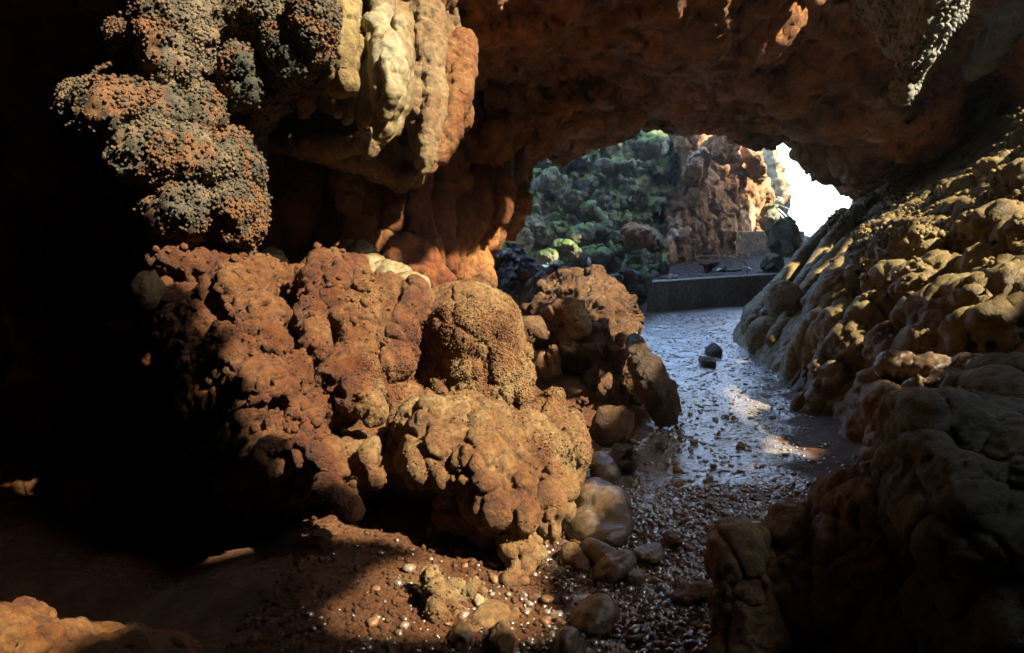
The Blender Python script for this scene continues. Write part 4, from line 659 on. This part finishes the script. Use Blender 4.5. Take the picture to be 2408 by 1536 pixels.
# --- terrace boulders
MR = [('facet', .45, .14, {'s': 3, 'w': .15}), ('facet', .16, .035, {'s': 5, 'w': .15}), ('crack', .45, .04, {'s': 3, 'cw': .06, 'w': .15}), ('ridge', .22, .018, {'s': 6}), ('fbm', .08, .010)]
for x, y, d, rx, ry, rt, mat, lab in (
    (1415, 600, 15.6, 52, 40, 10, 'mossy', 'dark mossy boulder with ribbed shady side beside the tall leaning one'),
    (1492, 632, 14.3, 40, 62, -25, 'mossy', 'tall leaning mossy boulder at the left end of the low concrete wall'),
    (1470, 690, 13.9, 44, 50, 0, 'darkrock', 'black rock mass at the end of the low wall under the leaning boulder'),
    (1332, 598, 15.0, 34, 18, 0, 'mossy', 'pitted bluish green boulder above the two white leaves'),
    (1285, 604, 14.8, 26, 18, 0, 'mossy', 'small rounded mossy boulder left of the pitted one'),
    (1310, 625, 14.2, 34, 20, 0, 'mossy', 'low wet green boulder in front of the pitted one'),
    (1440, 662, 11.6, 34, 14, -15, 'grey', 'flat grey stone just above the rock pile'),
    (1130, 572, 13.8, 32, 20, -10, 'mossy', 'green mossy stone beside the foot of the red drapery'),
    (1115, 612, 12.2, 28, 12, -20, 'grey', 'pale flat tilted slab among fallen leaves'),
    (1555, 632, 16.6, 24, 17, 0, 'mossy', 'round green mossy stone sitting on the terrace'),
    (1580, 652, 16.0, 18, 9, 0, 'smooth', 'pale grey cobble on the terrace near the green stone'),
    (1563, 655, 15.8, 16, 9, 0, 'tan', 'brown cobble touching the pale grey one on the terrace'),
    (1665, 620, 17.6, 26, 11, -6, 'limestone', 'flat topped brown rock lying on the terrace'),
    (1730, 640, 17.6, 44, 7, 3, 'grey', 'thin grey slab just behind the top of the low wall'),
    (1848, 560, 18.0, 44, 58, -12, 'mossy', 'jagged wet boulder standing in the glare below the exit'),
    (1820, 625, 17.4, 30, 36, 0, 'grey', 'pale knobbly rock between the jagged boulder and the slope'),
    (1812, 512, 23.0, 22, 26, 0, 'mossy', 'sunlit mossy rock under the spiky plant'),
    (1255, 520, 15.6, 46, 44, 0, 'mossy', 'big pitted mossy boulder nearest the arch edge'),
    (1220, 555, 15.0, 34, 32, 0, 'mossy', 'mossy boulder with trailing growth below the pitted one'),
    (1300, 545, 16.0, 36, 30, -20, 'mossy', 'green angular block right of the pitted boulder'),
    (1355, 560, 16.0, 48, 34, -25, 'mossy', 'broad smooth mossy block in the lower middle of the rock slope'),
    (1290, 440, 17.2, 34, 46, 20, 'mossy', 'pointed green boulder high on the rock slope'),
    (1340, 470, 17.0, 36, 28, 0, 'mossy', 'blocky mossy boulder right of the pointed one'),
    (1250, 470, 17.0, 30, 22, 0, 'mossy', 'flat faced green boulder behind the lily flowers'),
    (1395, 510, 17.0, 34, 24, 20, 'mossy', 'green wedge of rock in the centre of the rock slope'),
    (1440, 400, 18.0, 56, 30, 10, 'mossy', 'bulging mossy outcrop with tufts near the arch'),
    (1530, 340, 19.0, 60, 40, 0, 'mossy', 'lush mossy outcrop directly under the roof edge'),
    (1420, 550, 16.6, 30, 40, -20, 'mossy', 'narrow upright slab at the right of the rock slope'),
    (1500, 560, 17.4, 50, 34, 0, 'wallrock', 'bluish grey rock bulge above the terrace'),
    (1700, 350, 19.6, 44, 40, 0, 'wallrock', 'pale squarish block high in the brown buttress'),
    (1640, 400, 19.4, 26, 50, 10, 'wallrock', 'long upright block in the brown buttress'),
    (1770, 380, 21.5, 26, 56, 0, 'wallrock', 'sunlit yellow flank of the buttress beside the exit')):
    far = d > 13
    boulder(mat, [FE(x, y, d, rx, ry, None, rt, seed=int(x * 7 + y), k=11, lo=.42, n=4)], lab, voxel=max(.012, rx * d / F / 16), disp=MR if far and rx > 20 else LR[2:], sm=1)
# ================================================================== the rest of the cave round the viewer: roof cut to shape the sunlight, outer walls, added shading rock above
SV = np.array(SUN); E1 = np.cross([0, 0, 1], SV); E1 /= np.linalg.norm(E1); E2 = np.cross(SV, E1)
holes = [[(2.33, 5.5), (2.34, 3.95), (2.62, 3.62), (2.66, 3.2), (2.54, 2.9), (2.50, 2.5), (2.54, 2.25), (2.52, 2.0), (2.62, 1.86), (2.80, 1.70), (2.92, 1.60), (2.88, 1.40), (2.72, 1.42), (2.58, 1.52), (2.42, 1.42), (2.28, 1.44), (2.16, 1.52), (2.05, 1.36), (2.2, 1.15), (2.4, .92), (2.6, .74),  # openings outlined by the wanted sunlit areas, as seen along the sun
          (2.72, .88), (2.95, .96), (3.3, .96), (3.7, 1.05), (4.2, 1.1), (4.6, .58), (4.9, .48), (5.5, .40), (6.5, .45), (8, .7), (10, 1.0), (12, 1.2), (15, 1.3), (15, 5.5)],
         [(.60, 1.58), (.60, 1.82), (.98, 1.76), (1.0, 1.56)]]
keep = [[(3.9, 1.3), (4.8, 1.45), (5.8, 1.60), (6.8, 1.85), (7.8, 2.05), (9.3, 2.15), (12.2, 2.6), (12.8, 2.2), (12, 1.80), (9.5, 1.42), (8.3, 1.32), (7.5, 1.15), (6.4, .80), (5.9, .70), (5.4, .66), (5.0, .60), (4.6, .56), (4.0, .9)],  # roof left standing to keep the path and recess out of the sun
        [(4.25, 3.3), (4.3, 3.58), (4.75, 3.75), (4.95, 4.2), (6, 4.7), (6.6, 4.7), (6.2, 3.75), (5.5, 3.5)]]
def roof_shape(z0=4.35, st=.12):
    xs = np.arange(-9, 16, st); ys = np.arange(-10, 15.2, st)
    if z0 > 6: xs = np.arange(-9, 34, st); ys = np.arange(-18, 15.2, st)
    X, Y = np.meshgrid(xs, ys)
    c = np.stack([X.ravel(), Y.ravel(), np.zeros(X.size)], 1)
    Zc = z0 + .25 * fbm(c / 3.0, 3, 70).reshape(X.shape)
    Xj = X + .10 * fbm(c / .5, 3, 71).reshape(X.shape); Yj = Y + .10 * fbm(c / .5, 3, 72).reshape(X.shape)
    a = Xj * E1[0] + Yj * E1[1]; b = Xj * E2[0] + Yj * E2[1] + Zc * E2[2]
    open_ = np.zeros(X.shape, bool)
    for h in holes: open_ |= inpoly(a, b, h)
    for h in keep: open_ &= ~inpoly(a, b, h)
    ok = ~open_ & ((Y < 7.5) | (X > 6.6)) if z0 < 6 else ~open_; cell = ok[:-1, :-1] & ok[1:, :-1] & ok[:-1, 1:] & ok[1:, 1:]
    idx = np.arange(X.size).reshape(X.shape); n = X.size
    vf = np.stack([X.ravel(), Y.ravel(), Zc.ravel()], 1); vb = vf + [0, 0, .30]
    A, B, C_, D_ = idx[:-1, :-1][cell], idx[:-1, 1:][cell], idx[1:, 1:][cell], idx[1:, :-1][cell]
    T = [np.stack([A, C_, B], 1), np.stack([A, D_, C_], 1), np.stack([A, B, C_], 1) + n, np.stack([A, C_, D_], 1) + n]
    cp = np.pad(cell, 1)
    for (dy, dx, p0, p1) in ((-1, 0, A, B), (1, 0, C_, D_), (0, -1, D_, A), (0, 1, B, C_)):
        nb = cp[1 + dy:cp.shape[0] - 1 + dy, 1 + dx:cp.shape[1] - 1 + dx][cell]; q, r = p0[~nb], p1[~nb]
        T += [np.stack([q, r, r + n], 1), np.stack([q, r + n, q + n], 1)]
    return np.concatenate([vf, vb]), np.concatenate(T)
rock('light_mask_roof', M['ceil'], [roof_shape()], .09, [('ridge', .8, .03, {'o': 3})], 2, kind='structure')  # unseen roof, its openings shaped to place sun and shadow
rock('light_mask_roof', M['ceil'], [roof_shape(16, .25)], .2, [], 1, kind='structure')  # second unseen roof, added to narrow the sky light reaching the hall
HW = [('fbm', 2.0, .35), ('facet', .9, .12), ('fbm', .3, .04)]
rock('cave_wall', M['ceil'], [box(-8.8, -7.6, -10.5, 12, -1, 5.2), box(-8.8, 16, -10.8, -9.6, -1, 5.2), box(14.6, 16, -10.5, 15.5, -1, 5.2), box(8.0, 16, 14.8, 16, -1, 6), box(-8.8, -3.2, 9.5, 11, -1, 6)], .22, HW, 1, kind='structure')
rock('added_shade_rock', M['hole'], [box(-11, 35, -19.5, -18, 3, 17), box(-11, -9, -19, 14, 3, 17), box(33.5, 35, -19, 16, 3, 17), box(8, 35, 15, 16.4, 4, 6), box(15, 35, -19, 16, 3.2, 4.2), box(-11, 16, -19, -9.5, 3.2, 4.2)], .35, HW, 1, kind='structure')  # unseen boxes added to close the gap between both roofs against sky light
rock('added_shade_rock', M['hole'], [box(-14, 6.4, 7.0, 8.4, 4.6, 7), box(6, 18, 13, 14.6, 6.2, 7.2)], .3, HW, 1, kind='structure')  # unseen boxes added to hold direct sun off the far chamber
rock('added_shade_rock', M['wallrock'], [box(-14, -5.5, 10, 24, -1, 6), box(8.5, 18, 13, 15.5, -1, 9), box(15.5, 22, 13, 34, -1, 7)], .3, HW, 1, kind='structure')  # unseen boxes added beside the far chamber, height set by the daylight wanted
# ================================================================== gravel, pebbles, leaves, plants
rng = np.random.RandomState(77)
def path_c(y): return np.interp(y, [0, 3, 4.5, 6.5, 9, 12, 15], [0.6, 0.95, 1.2, 1.75, 2.3, 3.0, 3.4])
def scatter_ground(n, y0, y1, spread, rmin, rmax, flat_, name, label, mat, seed, ico=1):
    r_ = np.random.RandomState(seed); y = y0 + (y1 - y0) * r_.rand(n) ** 1.3
    x = path_c(y) + r_.normal(size=n) * spread
    z = ground_h(x, y); r = rmin + (rmax - rmin) * r_.rand(n) ** 3
    v, f = ICO[ico]; nv = len(v)
    sx = r * r_.uniform(.8, 1.6, n); sy = r * r_.uniform(.7, 1.1, n); sz = r * r_.uniform(.35, .75, n) * flat_
    th = r_.rand(n) * 6.28; V = v[None] * np.stack([sx, sy, sz], 1)[:, None] * (1 + .22 * r_.uniform(-1, 1, (n, nv, 1)))
    X = V[..., 0] * np.cos(th)[:, None] - V[..., 1] * np.sin(th)[:, None]; Y = V[..., 0] * np.sin(th)[:, None] + V[..., 1] * np.cos(th)[:, None]
    tl = r_.normal(size=(n, 1)) * .12
    W = np.stack([X + x[:, None], Y + y[:, None], V[..., 2] + X * tl + (z + sz * .35)[:, None]], 2)
    return tag(link(name, mesh_from(W.reshape(-1, 3), (f[None] + (np.arange(n) * nv)[:, None, None]).reshape(-1, 3), name), mat), label, 'gravel', kind='stuff')
def mat_pebble(name, cols, rough, spec=.5):
    m = bpy.data.materials.new(name); m.use_nodes = True; n = m.node_tree.nodes; l = m.node_tree.links; b = n['Principled BSDF']
    g = n.new('ShaderNodeNewGeometry'); r = n.new('ShaderNodeValToRGB'); l.new(g.outputs['Random Per Island'], r.inputs[0])
    e = r.color_ramp.elements; e[0].color = (*cols[0], 1); e[1].color = (*cols[-1], 1)
    for k in range(1, len(cols) - 1):
        x = e.new(k / (len(cols) - 1)); x.color = (*cols[k], 1)
    t = n.new('ShaderNodeTexNoise'); t.inputs['Scale'].default_value = 40; t.inputs['Detail'].default_value = 6; l.new(g.outputs['Position'], t.inputs['Vector'])
    mr = n.new('ShaderNodeMapRange'); mr.inputs[1].default_value = .3; mr.inputs[2].default_value = .7; mr.inputs[3].default_value = .6; mr.inputs[4].default_value = 1.3; l.new(t.outputs['Fac'], mr.inputs[0])
    mx = n.new('ShaderNodeVectorMath'); mx.operation = 'SCALE'; l.new(r.outputs[0], mx.inputs[0]); l.new(mr.outputs[0], mx.inputs['Scale']); l.new(mx.outputs[0], b.inputs['Base Color'])
    b.inputs['Roughness'].default_value = rough; b.inputs['Specular IOR Level'].default_value = spec
    if rough < .3: b.inputs['Coat Weight'].default_value = 1; b.inputs['Coat IOR'].default_value = 2.1; b.inputs['Coat Roughness'].default_value = .16
    bp = n.new('ShaderNodeBump'); bp.inputs['Strength'].default_value = .5; bp.inputs['Distance'].default_value = .004; l.new(t.outputs['Fac'], bp.inputs['Height']); l.new(bp.outputs[0], b.inputs['Normal'])
    return m
M['peb'] = mat_pebble('wet_pebbles', [(.05, .03, .016), (.13, .085, .05), (.19, .15, .11), (.09, .05, .022), (.23, .17, .11), (.08, .065, .05)], .16, .8)
scatter_ground(8000, 2.3, 4.7, .62, .008, .028, 1, 'gravel', 'wet brown gravel covering the near end of the path', M['peb'], 5)
scatter_ground(4500, 4.4, 14.3, .85, .008, .034, .45, 'gravel', 'shining wet gravel along the far part of the path', M['peb'], 6)
r_ = np.random.RandomState(9); n_ = 7000; gx_ = r_.uniform(-1.1, 1.3, n_); gy_ = 2.3 + 2.0 * r_.rand(n_) ** 1.3; gz_ = ground_h(gx_, gy_); rr_ = .004 + .016 * r_.rand(n_) ** 3
v_, f_ = ICO[1]; V_ = v_[None] * rr_[:, None, None] * (1 + .3 * r_.uniform(-1, 1, (n_, len(v_), 3))) + np.stack([gx_, gy_, gz_ + rr_ * .3], 1)[:, None]
tag(link('mud_crumbs', mesh_from(V_.reshape(-1, 3), (f_[None] + (np.arange(n_) * len(v_))[:, None, None]).reshape(-1, 3), 'mud_crumbs'), M['mud']), 'crumbs of orange mud and grit strewn over the near floor', 'mud', kind='stuff')
# loose stones one can tell apart: 240 of eight shapes
M['peb_dry'] = mat_pebble('muddy_pebbles', [(.10, .042, .015), (.20, .13, .075), (.14, .06, .02)], .5, .4)
protos = []
for k in range(8):
    v, f = WF((0, 0, 0), (1.25, .9, .62), 60 + k, 12, .55, 2); me = mesh_from(v, f, 'pebble'); me.materials.append(M['peb' if k % 4 == 0 else 'peb_dry']); me.polygons.foreach_set('use_smooth', np.ones(len(me.polygons), bool)); protos.append(me)
cnt = 0
while cnt < 240:
    y = 2.45 + 4.0 * rng.rand() ** 1.7; x = path_c(y) - .35 + rng.normal() * .6; r = .016 + .03 * rng.rand() ** 2
    px_, d_ = 1204 + x / y * F, y
    if not (700 < px_ < 1760): continue
    o = bpy.data.objects.new('pebble', protos[cnt % 8]); COL.objects.link(o)
    o.location = (x, y, float(ground_h(np.array([x]), np.array([y]))[0]) + r * .25); o.scale = (r,) * 3; o.rotation_euler = (rng.normal() * .2, rng.normal() * .2, rng.rand() * 6.28)
    tag(o, 'small loose stone lying in the gravel and orange mud of the cave floor', 'pebble', 'loose stones on the cave floor'); cnt += 1

def leafmesh(L, W, bend=.3, n=6, fold=.15):
    V = []; Fq = []
    for i in range(n + 1):
        t = i / n; w_ = W * math.sin(math.pi * min(1, t * .93 + .05)) ** .8; z = -bend * L * t * t
        V += [[L * t, -w_, z + fold * w_], [L * t, 0, z], [L * t, w_, z + fold * w_]]
    for i in range(n):
        a = i * 3; Fq += [[a, a + 3, a + 4, a + 1], [a + 1, a + 4, a + 5, a + 2]]
    return np.array(V, float), np.array(Fq)
def rotm(yaw, pitch, roll=0):
    return np.array((Matrix.Rotation(yaw, 3, 'Z') @ Matrix.Rotation(-pitch, 3, 'Y') @ Matrix.Rotation(roll, 3, 'X')))
def leaf(x, y, d, L, W, yaw, pitch, mat, label, roll=0, bend=.3):
    v, f = leafmesh(L, W, bend); v = v @ rotm(yaw, pitch, roll).T + P(x, y, d)
    o = tag(link('leaf', mesh_from(v, f, 'leaf'), M[mat]), label, 'leaf'); s_ = o.modifiers.new('t', 'SOLIDIFY'); s_.thickness = .003; return o
leaf(1290, 634, 13.6, .20, .06, 2.2, .7, 'leaf_pale', 'broad white dead leaf leaning by the mossy rocks, left of the upright one')
leaf(1308, 636, 13.5, .22, .035, 1.5, 1.4, 'leaf_pale', 'upright narrow white dead leaf among the mossy rocks')
leaf(1386, 628, 12.6, .18, .035, 1.6, 1.3, 'leaf_pale', 'pale curled dead leaf standing above the rock pile')
leaf(1376, 652, 12.0, .20, .03, .9, .9, 'leaf_green', 'green blade leaf below the pale curled one')
leaf(1296, 650, 12.6, .12, .03, 2.8, .3, 'leaf_yellow', 'small yellow leaf under the upright white leaf')
leaf(1112, 655, 10.6, .26, .05, 2.9, .15, 'leaf_pale', 'long pale leaf lying flat beside the dome top')
leaf(1096, 646, 10.9, .14, .03, .4, .4, 'leaf_green', 'small green leaf on the litter beside the dome top')
leaf(1140, 632, 11.0, .2, .04, .3, .1, 'leaf_pale', 'grey white fallen leaf between the slab and the dark boulder')
leaf(1212, 445, 15.4, .26, .04, .9, .7, 'leaf_pale', 'white drooping lily petal near the arch edge, the lower one')
leaf(1232, 452, 15.4, .18, .05, -.2, -.1, 'leaf_pale', 'white open flower petal beside the drooping one')
leaf(1222, 398, 15.6, .30, .022, 1.2, 1.1, 'leaf_pale', 'thin white dead leaf high by the arch edge')
leaf(1203, 458, 15.3, .22, .05, 3.2, .1, 'leaf_green', 'shiny green leaf beneath the white flower petals')
leaf(1250, 478, 15.2, .08, .03, 0, .5, 'leaf_yellow', 'tiny yellow leaf on top of the pitted mossy boulder')
for k, (x, y, lab) in enumerate(((1590, 655, 'grey fallen leaf near the left end of the low wall top'), (1640, 652, 'pale fallen leaf in the middle of the terrace litter'), (1700, 632, 'bluish fallen leaf behind the thin grey slab'), (1745, 628, 'pale fallen leaf at the right end of the terrace'))):
    leaf(x, y, 16.2 + k * .3, .22, .05, k * 1.9, .12, 'leaf_pale', lab)
# twig, sapling
def tube(pts, r, mat, name, parent=None, label=None, cat=None):
    cu = bpy.data.curves.new(name, 'CURVE'); cu.dimensions = '3D'; cu.bevel_depth = r; cu.bevel_resolution = 2
    sp = cu.splines.new('NURBS'); sp.points.add(len(pts) - 1); sp.order_u = 2; sp.use_endpoint_u = True
    for q, p in zip(sp.points, pts): q.co = (*p, 1)
    o = bpy.data.objects.new('tmp', cu); COL.objects.link(o); me = bpy.data.meshes.new_from_object(o.evaluated_get(bpy.context.evaluated_depsgraph_get())); bpy.data.objects.remove(o)
    me.materials.clear(); return tag(link(name, me, M[mat], parent), label, cat)
tube([P(1618, 610, 17.2), P(1650, 603, 17), P(1690, 602, 16.8), P(1720, 608, 16.6), P(1752, 617, 16.5), P(1757, 626, 16.5), P(1758, 648, 16.5)], .012, 'twig', 'bare_branch', None, 'long bare bent branch resting over the terrace', 'branch')
sap = bpy.data.objects.new('sapling', None); COL.objects.link(sap); sap.location = P(1752, 640, 16.7); tag(sap, 'tiny sapling with drooping leaves behind the bare branch', 'sapling')
tube([Vector(P(1752, 640, 16.7)) - sap.location, Vector(P(1750, 615, 16.7)) - sap.location, Vector(P(1751, 597, 16.7)) - sap.location], .006, 'twig', 'stem', sap)
for k in range(5):
    v, f = leafmesh(.16, .03, .5); v = v @ rotm(k * 1.3, .5).T + (P(1751, 597, 16.7) - np.array(sap.location)); link('leaf', mesh_from(v, f, 'leaf'), M['leaf_green'], sap)
# spiky plant in the exit glare
sp_ = bpy.data.objects.new('spiky_plant', None); COL.objects.link(sp_); pc = P(1797, 482, 25); sp_.location = pc; tag(sp_, 'spiky plant with long arching narrow leaves hanging in the exit glare', 'plant')
for k in range(22):
    v, f = leafmesh(.95 + .35 * rng.rand(), .035, .55, 8); v = v @ rotm(k * 2.4, .9 - 1.1 * rng.rand()).T; link('leaf', mesh_from(v, f, 'leaf'), M['leaf_pale'], sp_)
# rock outside the exit, small jamb rocks
boulder('cream', [FE(1800, 430, 33, 44, 150, 2.0, 0, seed=91), FE(1780, 400, 34, 40, 120, 2.0, 0, seed=93)], 'pale blue hazy rock face standing outside the exit on its left', voxel=.07, disp=MR)
# ferns and creepers on the far rocks: many small leaves
def moss_leaves(src, n, size, seed, mask, name, label, mat, up=.0):
    me = src.data; me.calc_loop_triangles(); nt_ = len(me.loop_triangles); t = np.empty(nt_ * 3, np.int32); me.loop_triangles.foreach_get('vertices', t); t = t.reshape(-1, 3); co = getco(me)
    a, b, c = co[t[:, 0]], co[t[:, 1]], co[t[:, 2]]; nn = np.cross(b - a, c - a); ar = np.linalg.norm(nn, axis=1); nn /= np.maximum(ar, 1e-12)[:, None]; ctr = (a + b + c) / 3
    wgt = ar * (nn[:, 2] > up) * (nn[:, 1] < .3) * mask(ctr); r_ = np.random.RandomState(seed); k = r_.choice(nt_, n, p=wgt / wgt.sum()); u = r_.rand(n, 2); fl = u.sum(1) > 1; u[fl] = 1 - u[fl]
    p = a[k] + (b - a)[k] * u[:, :1] + (c - a)[k] * u[:, 1:] + nn[k] * .02 * r_.rand(n, 1)
    d1 = r_.normal(size=(n, 3)); d1 /= np.linalg.norm(d1, axis=1)[:, None]; d2 = np.cross(d1, r_.normal(size=(n, 3))); d2 /= np.linalg.norm(d2, axis=1)[:, None]
    s1 = (size * r_.uniform(.5, 1.5, n))[:, None]
    V = np.stack([p - d1 * s1, p + d2 * s1 * .45, p + d1 * s1, p - d2 * s1 * .45], 1).reshape(-1, 3)
    return tag(link(name, mesh_from(V, np.arange(n * 4).reshape(-1, 4), name), M[mat]), label, 'moss', kind='stuff')
def mossmask(c):
    x, y = pix(c); return np.clip(2.2 * vnoise(c / .8, 40) + .1, 0, 1) * np.interp(y, [240, 330, 480, 640], [1, .8, .35, .2])
moss_leaves(mossy_wall, 2200, .03, 3, mossmask, 'creeping_plants', 'bright green ferns and moss growing over the far rocks', 'leaf_green')

hz = bpy.data.objects.new('haze', mesh_from(*box(-61, 61, -41, 91, -1.9, 17.5), 'haze')); COL.objects.link(hz); tag(hz, 'thin bluish mist hanging in the cave and outside', 'haze', kind='stuff')
hm = bpy.data.materials.new('mist'); hm.use_nodes = True; hn = hm.node_tree.nodes; hm.node_tree.links.clear()
pv = hn.new('ShaderNodeVolumePrincipled'); pv.inputs['Density'].default_value = .0022; pv.inputs['Color'].default_value = (.78, .93, 1, 1); pv.inputs['Anisotropy'].default_value = .8
hm.node_tree.links.new(pv.outputs[0], hn['Material Output'].inputs['Volume']); hz.data.materials.append(hm)
